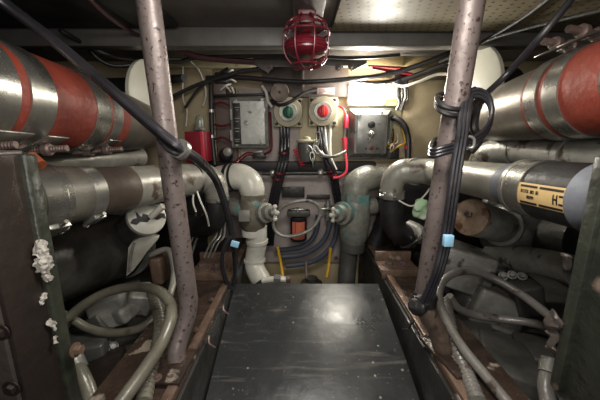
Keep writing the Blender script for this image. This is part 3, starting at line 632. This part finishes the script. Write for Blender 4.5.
# lower wall
def flat(name,label,a,m,cat,Y=1.9,d=.02): return solo(name,slab(*a,Y,d,.003),M[m],label,cat)
flat('vent_plate','dark slotted plate on the pinkish board under the trunking',(282,187,304.5,197.5),'dark_iron','plate')
flat('terminal_strip','long thin dark strip on the pinkish board near the teal valve',(307,195,330,199.5),'dark_iron','terminal strip')
t=thing('fuel_filter','dark filter with an orange label inside the ring hose','filter',U(298,240,1.84))
part('filter_body',MB().lathe(U(298.5,217,1.82),(0,0,-1),[(0,.035),(.004,.042),(.115,.042),(.122,.036),(.13,.012)],26),M['rubber_gloss'],t)
part('filter_head',slab(287,211,310,217,1.80,.06,.006),M['cast_dark'],t); part('filter_tap',MB().box(U(298,209.5,1.8),(.07,.02,.012),bev=.004).lathe(U(298,212,1.8),(0,0,1),[(0,.012),(.022,.010)],14),M['chrome'],t)
fl=MB(); fp=U(298.5,217,1.82); vsl=[];fsl=[]
for o in (.0435,.0425):
    for i in range(9):
        an=math.radians(-135+90*i/8)+.0
        for h in (.016,.105): vsl.append(fp+Vector((math.cos(an)*o,math.sin(an)*o,-h)))
for i in range(8): fsl += [(2*i,2*i+1,2*i+3,2*i+2),(18+2*i,20+2*i,21+2*i,19+2*i),(2*i,2*i+2,20+2*i,18+2*i),(2*i+1,19+2*i,21+2*i,2*i+3)]
fsl += [(0,18,19,1),(16,17,35,34)]
lb=part('filter_label',fl.add(vsl,fsl),M['orange_label'],t,'orange printed label')
for k in range(3): part('printed_line',slab(295+k*2.6,222+2*(k%2),295.6+k*2.6,233-3*(k==1),1.768,.002,0),M['lamp_red'],lb)
solo('ring_hose',MB().tube([U(*p) for p in ((274,219,1.72),(281,208,1.71),(294,202,1.70),(309,201,1.71),(319,207,1.72),(319,218,1.72),(311,229,1.71),(298,235,1.70),(284,236,1.70),(275,230,1.71))],R(1.9,1.71),12,closed=True),M['cast_grey'],'grey hose coiled in one ring round the filter','hose')
for k,(pts,lb) in enumerate(((((330,205,1.88),(330,222,1.87),(325,238,1.86),(314,249,1.86),(300,255,1.87),(280,257,1.88)),'outer blue grey hose curving below the filter'),(((318,215,1.88),(317,228,1.87),(312,239,1.86),(303,246,1.86),(290,249,1.87),(276,250,1.88)),'inner blue grey hose curving below the filter'),(((336,208,1.9),(337,226,1.88),(333,243,1.87),(322,256,1.86),(308,263,1.87),(286,266,1.88)),'lowest blue grey hose curving below the filter'))):
    cable([p for p in pts],2.6,'blue_hose',lb,'blue grey hoses curving below the filter','hose','hose')
t=thing('hose_tap','small brass grey tap above the blue hoses near the teal valve','tap',U(328,216,1.84))
part('tap_body',MB().lathe(U(328,201,1.86),(0,0,-1),[(0,.012),(.02,.014),(.022,.022),(.04,.022),(.042,.014),(.1,.014)],16),M['chrome'],t); part('tap_lever',MB().box(U(325,209,1.82),(.06,.012,.01),bev=.003),M['chrome'],t)
t=thing('pipe_run','thin metal pipe with unions running under the trunking','pipe',U(310,176,1.83))
part('pipe',MB().tube([U(262,173.5,1.83),U(300,173,1.83),U(342,173,1.83)],R(2,1.83),12,smooth=False),M['dark_iron'],t)
for px in (270,276,318,330): part('union',MB().lathe(U(px,173.2,1.83),(1,0,0),[(0,.014),(.004,.017),(.02,.017),(.024,.014)],8),M['chrome'],t)
for k,(a,b) in enumerate((((277.5,247,1.66),(283,278,1.6)),((330.5,248,1.66),(326.5,278,1.6)))):
    solo('dipstick',MB().tube([U(*a),U((a[0]+b[0])/2+.5,(a[1]+b[1])/2,a[2]),U(*b)],R(1.5,1.66),10),M['yellow'],('yellow rod standing in front of the white elbow valve','yellow rod standing beside the teal valve pipe')[k],'rod','yellow rods beyond the walkway plate')
# bilge fittings just past the walkway plate
t=thing('bilge_fitting','pale pipe fitting lying at the far edge of the walkway plate','fitting',U(275,284,1.5))
part('fitting_body',MB().tube([U(262,281,1.52),U(276,279,1.52),U(290,280,1.52)],R(3.5,1.5),14),M['white_paint'],t); part('fitting_nut',MB().lathe(U(274,279,1.52),(1,0,-.05),[(0,.022),(.03,.022)],6),M['chrome'],t)
part('fitting_nut',MB().lathe(U(286,279.5,1.52),(1,0,0),[(0,.018),(.02,.018)],6),M['steel_bolt'],t)
solo('bilge_rod',MB().tube([U(306,262,1.7),U(306.5,286,1.6)],R(1.6,1.65),10),M['steel_bolt'],'thin rusty rod upright between the two yellow rods','rod')
solo('bilge_pump',MB().lathe(W(.068,1.62,-1.065),(0,0,1),[(0,.07),(.01,.07),(.012,.05),(.135,.05),(.16,.055),(.18,.05),(.19,.03),(.205,.028)],22),M['dark_iron'],'dark squat bilge pump past the edge of the walkway plate','pump')
# hose with red tie at the control box
t=thing('conduit','black curved conduit with a red tie beside the control box','conduit',U(408,160,1.86))
part('conduit_tube',MB().tube([U(388,119,1.9),U(396,118.5,1.87),U(404,125,1.86),U(408,138,1.86),U(408,162,1.84)],R(2.8,1.86),12),M['rubber'],t); part('tie',ring_mb(U(408,147.5,1.86),(0,0,1),R(2.8,1.86),.016,.004),M['pinkred'],t)
t=thing('connector_block','tangle of small wires on a black block beside the curved conduit','connector',U(396,160,1.88))
part('block',slab(389,148,399,159,1.88,.05,.004),M['black'],t)
for k in range(7):
    a=random.uniform(388,402); part('wire',MB().tube([U(a,128+random.random()*16,1.9),U(a+random.uniform(-5,5),142,1.86),U(a+random.uniform(-7,7),146,1.84),U(394+random.uniform(-4,4),152,1.87)],.0035,6),M[('yellow','rubber','white','board_mauve')[k%4]],t)
# junction on the upper wall
t=thing('connector_block','black junction block with white wire ends above the strip lid box','connector',U(222,92,1.86))
part('block',slab(214,72,229,83,1.87,.07,.006),M['rubber'],t); part('block',slab(209,82,226,95,1.9,.05,.006),M['board_mauve'],t)
for k,(p,q_) in enumerate((((228,74),(233,70)),((227,80),(236,82)),((224,86),(231,92)),((221,90),(231,84)),((230,86),(234,93)))): part('wire_end',MB().tube([U(*p,1.87),U((p[0]+q_[0])/2,(p[1]+q_[1])/2-1.5,1.84),U(*q_,1.86)],.0045,8),M['white'],t)
t=thing('connector_block','black plug on the wall between the lamp and the coiled cable stanchion','connector',U(404,88,1.84))
part('block',slab(394,72,410,86,1.83,.07,.02),M['rubber_gloss'],t)
for k in range(5): part('wire',MB().tube([U(397+k*2.4,85,1.87),U(396+k*3,94+k,1.86),U(399+k*1.4,102,1.88),U(396+k*1.5,110,1.9)],.0045,6),M[('white','rubber','chrome')[k%3]],t)
# cables along the back wall and under the beam
G='cables strung along the back wall'
cable([(206,78,1.86),(240,77.5,1.84),(300,82,1.80),(350,79,1.79),(378,76,1.8),(404,70,1.78),(430,61,1.74),(462,47,1.7)],2.2,'rubber','long black cable crossing the brown board to the coiled cable stanchion',G)
cable([(170,98,1.84),(190,88,1.82),(214,79,1.81),(240,72,1.8),(262,68,1.82)],1.8,'rubber','black cable climbing from the slanting cable stanchion to the hanger plate',G)
cable([(185,108,1.86),(196,92,1.85),(208,81,1.84),(228,68,1.83)],1.3,'rubber','thin black cable looping above the glass dome',G)
cable([(165,44,1.52),(195,56,1.6),(225,60,1.66),(254,62,1.7)],3.0,'cable_maroon','thick maroon cable sagging under the deck beam to the hanger plate',G)
cable([(180,62,1.7),(205,57,1.66),(300,56,1.66),(354,58,1.66),(400,55,1.64)],1.6,'rubber','black cable running along under the deck beam',G)
cable([(372,68,1.8),(392,71,1.8),(412,74,1.8)],1.4,'red','short red cable above the bright lamp',G)
cable([(368,66,1.83),(386,67,1.82),(408,68,1.82)],1.2,'red','thin red cable above the short thick red one',G)
cable([(393,84,1.82),(404,86,1.78),(418,82,1.74),(440,74,1.7),(462,77,1.66)],1.3,'white','white cable under the black plug',G)
cable([(402,80,1.84),(420,74,1.8),(440,66,1.75),(466,58,1.7)],2.4,'rubber','thick black cable just under the long one by the plug',G)
cable([(350,79.5,1.82),(370,83,1.81),(390,81,1.82),(400,76,1.83)],1.8,'rubber','black cable hanging across the top of the bright lamp',G)
cable([(190,61,1.8),(200,72,1.86),(206,92,1.88),(203,106,1.9)],.8,'white','thin white wire dangling above the glass dome',G)
cable([(183,66,1.8),(183,98,1.86),(187,109,1.88),(186,126,1.85)],.7,'white','thin white wire down to the red box',G)
cable([(214,96,1.9),(228,95.5,1.87),(244,95,1.86),(262,94.5,1.86),(272,92,1.87)],1.3,'rubber','black wire along the top of the strip lid box',G)
cable([(271,100,1.85),(279,105,1.83),(290,102,1.82),(304,93,1.84),(316,90,1.87)],1.6,'rubber','black wire looping under the brownish disc',G)
cable([(262,86,1.86),(266,92,1.85),(268,101,1.86),(272,107,1.87)],1.4,'white','short white wire beside the brownish disc',G)
for k,p in enumerate(((175,79),(182,79))): pass
solo('cable_gland',MB().tube([U(171,79,1.84),U(184,78,1.78)],[R(4,1.8),R(3.4,1.8)],14,smooth=False),M['black'],'black cable gland on the cream panel behind the slanting cable stanchion','gland')
# ================================================================== CABLES NEAR THE CAMERA
t=thing('cable_bundle','slanting black cable bundle tied round the speckled mauve stanchion','cables',U(236,290,1.3))
for k,(dx,dy,dY) in enumerate(((0,0,0),(-2.0,2.2,.010),(2.0,-2.0,.012),(-.6,.6,-.014),(1,2.4,.014))):
    f=lambda x,y,Y,s=1: U(x+dx*s,y+dy*s,Y+dY)
    part('cable',MB().tube([f(-40,-34,.70),f(0,0,.76,.8),f(50,38,.79,.8),f(100,80,.80,.9),f(134,110,.79),f(164,136,.775),f(183,150,.79,.8),f(200,161,.93,.7),f(216,180,1.16,.7),f(226,208,1.24,.7),f(233,240,1.29,.6),f(236,270,1.31,.6),f(233,290,1.3,.6)],(.0062 if k else .0075),10),M['rubber_gloss'],t)
part('cable_tie',MB().tube([U(159,139,.78),U(169,150,.765),U(179,153,.775),U(183,146,.83),U(172,137,.88),U(160,134,.83)],.005,10,closed=True),M['rubber'],t)
part('cable_tie',ring_mb(U(181,149.5,.788),U(190,155,.83)-U(176,146,.783),.018,.012,.003),M['chrome'],t)
part('tape_tag',MB().box(U(235,244,1.24),(.028,.012,.02),(1,0,-.3),bev=.002),M['tag_blue'],t,'blue tape tag')
part('loose_loop',MB().tube([U(232,236,1.27),U(225,245,1.26),U(222,262,1.26),U(226,281,1.27),U(233,290,1.28)],.008,10),M['rubber_gloss'],t)
U0=U
U=lambda x,y,Y: U0(x,y,Y-.185)
t=thing('cable_bundle','flat black cable looped in coils round the speckled grey stanchion','cables',U(418,302,1.05))
def flatc(pts,r,n=3,sp=.011,ax=(0,0,1)):
    for k in range(n):
        o=Vector(ax)*(k-(n-1)/2)*sp; part('cable',MB().tube([U(*p)+o for p in pts],r,10),M['rubber_gloss'],t)
part('cable',MB().tube([U(*p) for p in [(577,-8,.98),(543,34,1.0),(509,72,1.08),(488,92,1.08),(478,100,1.04),(470,112,1.0),(464,126,.985)]],.0068,12),M['rubber_gloss'],t)
flatc([(471,90,1.05),(468,98,1.0),(465,112,.965),(462,135,.95),(457,165,.94),(452,200,.935),(446,240,.93),(438,272,.92),(425,302,.92)],.0056,3,.0085,(.9,.1,.3))
flatc([(468,96,1.0),(478,93,1.0),(488,99,1.0),(492,113,.99),(488,127,.98),(478,138,.965),(462,145,.955),(445,150,.95),(434,153,.96),(430,151,1.0),(434,143,1.08),(446,138,1.13)],.0043,3,.0068,(0,0,1))
for dz in (-.006,.006):
    part('cable_wrap',MB().tube([U(437,99,1.06)+Vector((0,0,dz)),U(440,107,.985)+Vector((0,0,dz)),U(452,112,.965)+Vector((0,0,dz)),U(464,111,.985)+Vector((0,0,dz)),U(470,104,1.05)+Vector((0,0,dz)),U(460,98,1.13)+Vector((0,0,dz)),U(446,96,1.13)+Vector((0,0,dz))],.0052,10,closed=True),M['rubber'],t)
part('drop_cable',MB().tube([U(482,98,1.06),U(476,112,1.06),U(474,128,1.05),U(479,140,1.05),U(470,152,1.05)],.009,10),M['rubber'],t)
part('cable_clip',MB().tube([U(467,137,.955),U(474,139,.95),U(473,147,.95),U(466,147,.955)],.003,8,closed=True),M['chrome'],t)
part('tape_tag',MB().box(U(448,240.5,.905),(.019,.012,.024),bev=.002),M['tag_blue'],t,'blue tape tag')
part('strap_end',MB().tube([U(424,302,1.0),U(417,306,.99),U(412,304,.98)],[.02,.024,.01],10),M['rubber'],t)
U=U0
cable([(196,188,1.42),(200,200,1.4),(206,214,1.4),(209,226,1.42)],.9,'white','thin white wire hanging in front of the black rubber bend behind the mauve stanchion','loose white wires by the rubber bend')
cable([(194,190,1.42),(193,202,1.4),(196,212,1.4)],.9,'white','short white wire beside the longer one in front of the black rubber bend','loose white wires by the rubber bend')
cable([(398,200,1.48),(412,206,1.46),(424,196,1.46),(430,188,1.48)],.9,'white','thin white wire arching over the pale green rag','loose white wires by the rubber bend')
G='cables under the deckhead'
cable([(560,-10,1.0),(520,20,1.2),(478,44,1.42),(440,62,1.6)],2.2,'rubber','black cable slanting under the deckhead behind the grey stanchion top',G)
cable([(610,8,.9),(560,20,1.05),(500,36,1.3),(470,48,1.45)],2.0,'rubber','black cable below the deckhead above the clamp bolts',G)
cable([(620,26,.8),(590,46,.95),(560,66,1.05),(520,86,1.12)],1.8,'rubber','thin black cable lying along the top of the clamped exhaust',G) if False else None
cable([(80,-10,1.0),(110,18,1.2),(140,36,1.4),(170,48,1.52)],2.2,'cable_maroon','maroon cable slanting under the black sound board',G)
cable([(60,30,1.3),(100,52,1.5),(130,60,1.6),(180,62,1.66)],2.2,'rubber','black cable under the sound board above the drum',G)
cable([(88,48,1.5),(100,60,1.52),(116,66,1.55),(140,64,1.6)],1.8,'rubber','short black cable above the drum behind the red hose',G)
# ================================================================== ENGINES
def corrugated(pts,r,pitch=.014):
    q=[U(*p) for p in pts]; mb=MB(); mb.tube(q,r,4); 
    # resample the path
    n=len(q); P=[]
    for i in range(n-1):
        p0,p1,p2,p3=q[max(i-1,0)],q[i],q[i+1],q[min(i+2,n-1)]
        for k in range(24):
            u=k/24; P.append(0.5*((2*p1)+(p2-p0)*u+(2*p0-5*p1+4*p2-p3)*u*u+(3*p1-p0-3*p2+p3)*u**3))
    P.append(q[-1]); out=[P[0]]; acc=0
    for i in range(1,len(P)):
        seg=(P[i]-P[i-1]).length; acc+=seg
        while acc>=pitch/4: 
            acc-=pitch/4; out.append(P[i]-(P[i]-P[i-1]).normalized()*acc)
    rr=[r*(1,.93,.84,.93)[i%4] for i in range(len(out))]
    return MB().tube(out,rr,16,smooth=False)
def lump(c,size,X=(1,0,0),Y=(0,1,0),bev=.03,amp=.004): return MB().box(c,size,X,Y,bev,4).rough(amp,14)
# --- engine behind the slanting cable stanchion
t=thing('diesel_engine','dark engine under the thick brown pipe with a chipped white end cover','engine',W(-.95,1.2,-1.06))
part('engine_block',lump(W(-1.08,1.3,-.92),(.66*S,1.3*S,.30*S)),M['cast_dark'],t)
a=U(20,270,1.0); b=U(128,243,1.55); d=(b-a).normalized(); rr=R(36,1.42)
part('manifold',MB().lathe(a-d*.1,d,[(0,rr),((b-a).length*.5,rr),((b-a).length+.02,rr*.99),((b-a).length+.06,rr*.86),((b-a).length+.10,rr*.5)],40).rough(.004,14),M['cast_dark'],t)
part('manifold_rim',ring_mb(b-d*.03,d,rr,.02,.008),M['cast_grey'],t)
# end cover
c0=U(148,216,1.20); ax=Vector((-.62,.60,-.42)).normalized(); er=R(19.5,1.2)
part('cover_barrel',MB().lathe(c0+ax*.012,ax,[(0,er*.92),(.05,er*.95),(.3,er)],30),M['cast_dark'],t)
ec=part('end_cover',MB().lathe(c0,ax,[(0,er*.4),(.002,er*.8),(.006,er*.96),(.02,er)],34),M['white_paint'],t,'chipped white end cover')
u1=Vector((.75,.35,.30)); u1=(u1-ax*u1.dot(ax)).normalized(); v1=ax.cross(u1)
jag=[(-1.0,.02),(-.75,.16),(-.5,.10),(-.2,.20),(.1,.12),(.4,.26),(.7,.22),(.85,.32),(.88,.12),(.6,.02),(.35,.06),(.2,-.08),(.05,-.02),(-.2,-.14),(-.35,-.04),(-.5,-.30),(-.58,-.06),(-.8,-.08)]
part('dark_gap',MB().prism([c0-ax*.0015+u1*x*er*.92+v1*y*er for x,y in [(p*1.02,q*1.5) for p,q in jag]],ax*.004),M['black'],ec,'black broken gap')
p0=U(151,217,1.17); part('cover_handle',MB().tube([p0,U(163,206,1.17)],R(3.4,1.17),14,smooth=False),M['white_paint'],ec)
part('cover_flange',MB().tube([U(128,212,1.16),U(134,205,1.17),U(142,202,1.18),U(150,204,1.2),U(168,205,1.28)],[R(3,1.2),R(4,1.2),R(4.5,1.2),R(3.5,1.2),R(3,1.2)],12,squash=.5),M['cast_grey'],t)
# curved shield
sh=MB(); n=10; pts_=[(128,248),(132,242),(140,238),(149,236),(159,237.5)]; low=[(126,277),(133,271),(140,262),(147,252),(157,241)]
sh.prism([U(x,y,1.2+.004*i) for i,(x,y) in enumerate(pts_)]+[U(x,y,1.22) for x,y in reversed(low)],Vector((-.01,.03,0)),.003)
part('heat_shield',sh,M['white_paint'],t,'pale curved shield')
part('shield_rib',MB().tube([U(134,243,1.19),U(131,255,1.19),U(129,272,1.19)],R(1.4,1.15),10),M['cast_grey'],t)
for (px,py,Y,sx,sy,sz,X,m) in ((112,308,1.10,.11,.10,.10,(1,.3,.2),'cast_grey'),(140,300,1.14,.07,.09,.09,(1,.5,-.3),'cast_grey'),(126,312,1.08,.06,.07,.05,(1,-.5,.3),'cast_grey'),(98,322,1.1,.12,.14,.08,(1,.2,.5),'cast_dark'),(130,360,.98,.09,.2,.07,(.9,.5,.1),'cast_dark'),(100,385,.84,.12,.2,.07,(.9,.4,.3),'brown_paint'),(85,345,.98,.14,.12,.06,(1,.3,0),'cast_dark'),(160,268,1.45,.05,.08,.12,(1,0,0),'rust'),(178,262,1.6,.10,.08,.07,(1,.2,0),'cast_dark'),(133,290,1.38,.06,.1,.05,(1,.5,.2),'cast_grey')):
    part('casting',lump(U(px,py,Y),(sx,sy,sz),X,bev=.012,amp=.009),M[m],t)
for (px,py,Y) in ((101,345,.98),(113,347,.99),(92,352,.95)):
    part('casting_bolt',bolt_mb(U(px,py,Y),(.5,-.55,.65),.010,.014),M['cast_grey'],t)
part('engine_tube',MB().tube([U(150,255,1.4),U(163,250,1.4),U(170,252,1.38),U(174,270,1.3),U(172,288,1.2),U(166,304,1.12)],R(3.3,1.35),14),M['pipe_grey'],t)
for k in range(4): part('injector_pipe',MB().tube([U(176+k*5,250+k*2,1.56),U(184+k*5,238-k,1.58),U(192+k*6,226+k*2,1.62),U(196+k*7,214,1.7)],R(1.3,1.6),8),M[('chrome','cast_grey')[k%2]],t)
for k in range(3): part('injector_pipe',MB().tube([U(204+k*4,258,1.5),U(210+k*4,244,1.52),U(216+k*4,236,1.54),U(219+k*3,222,1.6)],R(1.1,1.5),8),M[('cast_grey','chrome')[k%2]],t)
# --- engine behind the coiled-cable stanchion
t=thing('diesel_engine','dark engine under the lettered hose with a rust capped filter','engine',W(.95,1.2,-1.06))
part('engine_block',lump(W(1.09,1.3,-.92),(.66*S,1.3*S,.30*S)),M['cast_dark'],t)
p0=U(470,217,1.14); p1=U(511,229,1.26); ax=(p1-p0); Lx=ax.length; fr=R(19,1.16)
f=part('filter_body',MB().lathe(p0,ax,[(0,fr*.6),(.002,fr*.94),(.01,fr),(Lx*.25,fr),(Lx*.3,fr*.97),(Lx,fr*.97)],34),M['cast_grey'],t)
part('filter_cap',MB().lathe(p0-ax.normalized()*.006,ax,[(0,fr*.15),(.001,fr*.9),(.004,fr*1.0),(.014,fr*1.02)],34),M['cap_rust'],f,'rusty end cap')
part('cap_stud',stud_mb(p0+Vector((0,0,.006)),U(455,208,1.05)-p0,.007,.055),M['steel_bolt'],f)
part('filter_collar',MB().lathe(p0+ax*.72,ax,[(0,fr*1.0),(.006,fr*1.16),(.05,fr*1.2),(.06,fr*1.0)],34),M['cast_grey'],t)
part('filter_head',MB().ball(p1+ax*.25,.13,.13,.12,24,14).rough(.006,14),M['cast_dark'],t)
for (px,py,Y,sx,sy,sz,X,m) in ((462,266,1.26,.17,.16,.15,(1,-.35,-.25),'cast_grey'),(440,268,1.4,.06,.12,.16,(1,0,0),'cast_dark'),(446,212,1.5,.12,.12,.08,(1,-.2,0),'cast_grey'),(505,208,1.45,.16,.12,.05,(1,-.5,-.2),'cast_grey'),(492,305,1.15,.15,.14,.12,(1,-.3,-.3),'cast_grey'),(520,292,1.12,.08,.14,.10,(1,-.2,.3),'cast_dark'),(475,340,1.02,.10,.22,.06,(.9,-.4,0),'cast_dark'),(505,365,.9,.14,.2,.08,(.9,-.4,-.2),'cast_dark'),(536,352,.96,.10,.12,.05,(1,-.3,.2),'cast_dark'),(465,300,1.2,.05,.1,.06,(1,0,-.3),'cast_dark'),(436,300,1.15,.03,.06,.05,(1,0,0),'rust')):
    part('casting',lump(U(px,py,Y),(sx,sy,sz),X,bev=.012,amp=.009),M[m],t)
part('coolant_pipe',MB().tube([U(492,256,1.28),U(512,258,1.18),U(540,262,1.05),U(580,272,.86)],[R(13,1.28),R(13.5,1.2),R(14,1.1),R(14,1.05)],24),M['cast_grey'],t)
part('pipe_band',ring_mb(U(522,259.5,1.14),U(512,258,1.18)-U(540,262,1.05),R(13.8,1.16),.012,.004),M['cast_dark'],t)
part('manifold',MB().tube([U(520,236,1.34),U(550,240,1.2),U(600,246,.95)],R(26,1.3),28).rough(.004,14),M['dark_iron'],t)
for (px,py,Y) in ((503,276,1.12),(512,275,1.12),(522,276,1.10)): part('casting_bolt',bolt_mb(U(px,py,Y),(-.4,-.7,.6),.009,.014),M['cast_grey'],t)
part('pipe_stub',MB().tube([U(408,226,1.6),U(418,231,1.55),U(424,240,1.5)],R(7,1.55),16),M['cast_grey'],t)
for k in range(3): part('injector_pipe',MB().tube([U(398+k*5,236,1.6),U(402+k*5,247,1.56),U(412+k*4,244-k*3,1.5),U(426,236-k*6,1.46)],R(1.1,1.5),8),M[('cast_dark','chrome','cast_grey')[k]],t)
rg=MB().ball(U(421,209,1.42),.030,.025,.040,36,24).rough(.016,40)
solo('rag',rg,M['green_rag'],'crumpled pale green rag stuffed beside the speckled grey stanchion','rag')
# ================================================================== HOSES
def hose(pts,rpx,m,label,grp=None,mb=None,cuff=False):
    q=[U(*p) for p in pts]
    return solo('hose',mb or MB().tube(q,R(rpx,pts[0][2]),20),M[m],label,'hose',grp)
hose([(20,345,.84),(64,320,.94),(85,304,.98),(108,292,1.0),(134,287,1.0),(156,290,.92),(169,301,.85),(171,318,.79),(162,342,.73),(147,366,.66),(130,390,.60),(108,420,.54)],6.0,'hose_khaki','thick khaki grey hose in a big loop in front of the dark engine')
hose([(50,308,.98),(72,319,.98),(90,329,.98),(112,333,.98),(138,329,.99),(154,318,1.02),(164,304,1.08)],4.6,'hose_khaki','thin khaki grey hose curving inside the big khaki loop')
hose(None or [(151,290,1.10),(155,304,1.06),(160,322,1.0),(158,345,.93),(150,370,.86),(142,402,.76)],0,'hose_khaki','ribbed grey hose dropping beside the foot of the mauve stanchion',None,corrugated([(151,290,1.10),(156,304,1.02),(160,322,.93),(158,345,.84),(151,370,.745),(143,404,.63)],R(7.5,.85)))
t=thing('hose','pale grey hose end below the salt crusted post','hose',U(95,415,.66))
part('hose_tube',MB().tube([U(76,364,.74),U(82,376,.72),U(88,390,.70),U(96,415,.66)],R(8.5,.72),20),M['hose_khaki'],t); part('hose_cuff',MB().tube([U(73,357,.75),U(79,370,.735)],R(10,.74),20,smooth=False),M['cast_grey'],t)
hose([(590,345,.72),(556,321,.85),(525,297,.98),(497,280,1.06),(474,271.5,1.08),(455,273,1.06),(442,283,1.02),(439,299,.96),(447,322,.89),(463,348,.79),(484,374,.71),(512,408,.62)],6.0,'hose_braid','thick mottled grey hose in a big loop in front of the rust capped filter engine')
hose([(449,296,1.08),(458,308,1.08),(476,315,1.08),(502,319,1.05),(530,323,1.0),(560,328,.92)],4.4,'hose_braid','thin mottled grey hose crossing inside the big mottled loop')
hose([1],0,'hose_braid','ribbed grey hose dropping beside the foot of the grey stanchion',None,corrugated([(446,302,1.05),(450,325,.92),(456,348,.83),(466,372,.745),(479,404,.63)],R(7.5,.85))) if False else solo('hose',corrugated([(446,302,1.05),(450,325,.92),(456,348,.83),(466,372,.745),(479,404,.63)],R(7.5,.85)),M['hose_braid'],'ribbed grey hose dropping beside the foot of the grey stanchion','hose')
t=thing('hose','short mottled hose end under the green post','hose',U(549,420,.66))
part('hose_tube',MB().tube([U(548,372,.74),U(546,388,.71),U(552,420,.66)],R(8.5,.72),20),M['hose_braid'],t); part('hose_cuff',MB().tube([U(550,360,.76),U(548,374,.735)],R(9.5,.74),20,smooth=False),M['cast_grey'],t)
cl=MB().ball(U(456,396,.80),.05,.05,.025,44,24).rough(.02,28)
solo('cloth',cl,M['red_cloth'],'crumpled red cloth beside the bearer near the ribbed mottled hose','cloth')
# ================================================================== NEAR POSTS
t=thing('steel_post','dark brown steel post crusted with white salt beside the copper plug','post',W(-.65,.58,-1.06))
part('side_plate',MB().box(W(-.581,.575,-.55),(.02,.10*S,1.03*S),bev=.003).rough(.002,30),M['brown_paint'],t)
part('front_plate',MB().box(W(-.70,.530,-.555),(.24*S,.02,1.02*S),bev=.003).rough(.002,25),M['plate_grey'],t,'bare grey front plate')
part('edge_flange',MB().box(W(-.576,.628,-.55),(.03,.03,1.03*S),bev=.005,seg=3).rough(.005,45),M['green_paint'],t,'chipped green edge')
part('back_plate',MB().box(W(-.70,.635,-.55),(.24*S,.012,1.03*S),bev=.003),M['brown_paint'],t)
part('top_cap',MB().box(W(-.69,.58,-.037),(.22*S,.11*S,.012),bev=.003).rough(.003,30),M['plate_grey'],t)
for (px,py,r,Y) in ((41,252,.013,.615),(45,262,.014,.615),(38,266,.009,.612),(47,276,.008,.62),(43,298,.007,.612),(53,325,.008,.612),(56,338,.005,.61)): part('salt_crust',MB().ball(U(px,py,Y-.012),r*.55,r*.7,r*1.5,40,28).rough(.006,70).rough(.004,190),M['salt'],t,'white salt crust')
for (px,py) in ((1,332),(12,388)): part('plate_bolt',bolt_mb(U(px,py,.515),(0,-1,0),.009,.008),M['brown_paint'],t)
part('flange_bolt',bolt_mb(U(75,350,.62),(1,0,.1),.009,.014),M['rust'],t)
solo('copper_plug',MB().tube([U(30,157,.66),U(40,166,.655)],R(6.5,.66),18,smooth=False),M['copper'],'copper plug resting against the top of the salt crusted post','plug')
t=thing('steel_post','chipped dark green steel post beside the lettered black hose','post',W(.65,.51,-.545))
part('side_plate',MB().box(W(.583,.505,-.29),(.02,.11*S,.51*S),bev=.003).rough(.002,30),M['green_paint'],t)
part('edge_flange',MB().box(W(.574,.562,-.29),(.026,.026,.51*S),bev=.005,seg=3).rough(.005,45),M['green_paint'],t,'scabby green edge')
part('front_plate',MB().box(W(.70,.455,-.29),(.26*S,.02,.51*S),bev=.003).rough(.002,25),M['green_paint'],t)
part('back_plate',MB().box(W(.70,.57,-.29),(.26*S,.012,.51*S),bev=.003),M['dark_iron'],t)
part('top_cap',MB().box(W(.695,.51,-.033),(.24*S,.12*S,.012),bev=.003).rough(.003,30),M['plate_grey'],t)
for (px,py,s_) in ((554,322,.018),(553,338,.014),(553,350,.014),(566,262,.012)): part('weld_scab',MB().ball(U(px,py,.585),s_*.6,s_*.7,s_,12,8).rough(.01,60),M['plate_grey'],t)
# ================================================================== LIGHT, CAMERA
def area(name,loc,target,size,power,col=(1,1,1),sy=None):
    l=bpy.data.lights.new(name,'AREA'); l.energy=power; l.color=col; l.shape='RECTANGLE'; l.size=size; l.size_y=sy or size
    o=bpy.data.objects.new(name,l); C.objects.link(o); o.location=loc; o.rotation_euler=(Vector(target)-Vector(loc)).to_track_quat('-Z','Y').to_euler(); return o
def point(name,loc,power,rad,col=(1,1,1)):
    l=bpy.data.lights.new(name,'POINT'); l.energy=power; l.color=col; l.shadow_soft_size=rad
    o=bpy.data.objects.new(name,l); C.objects.link(o); o.location=loc; return o
point('wall_lamp_light',U(367,91,1.82),12,.035,(1,.96,.88))
area('overhead_light',W(.08,.52,.42),W(.04,.95,-.7),.30,7.2,(1,.96,.9),.22)
area('front_fill_light',W(.05,-.25,.14),W(0,1.4,-.05),.35,4.5,(1,.96,.91),.3)  # unseen fill light added behind the camera to brighten the front faces
w=bpy.data.worlds.new('World'); bpy.context.scene.world=w; w.use_nodes=True; w.node_tree.nodes['Background'].inputs['Color'].default_value=(.9,.95,1,1); w.node_tree.nodes['Background'].inputs['Strength'].default_value=.03
cam=bpy.data.cameras.new('camera'); co=bpy.data.objects.new('camera',cam); C.objects.link(co); co.location=(0,0,CZ); co.rotation_euler=(math.pi/2-TH,0,0)
cam.sensor_width=36; cam.lens=36*F/600; cam.clip_start=.02; bpy.context.scene.camera=co
vs=bpy.context.scene.view_settings; vs.view_transform='Standard'; vs.look='None'; vs.exposure=.12; vs.gamma=1; vs.use_curve_mapping=False
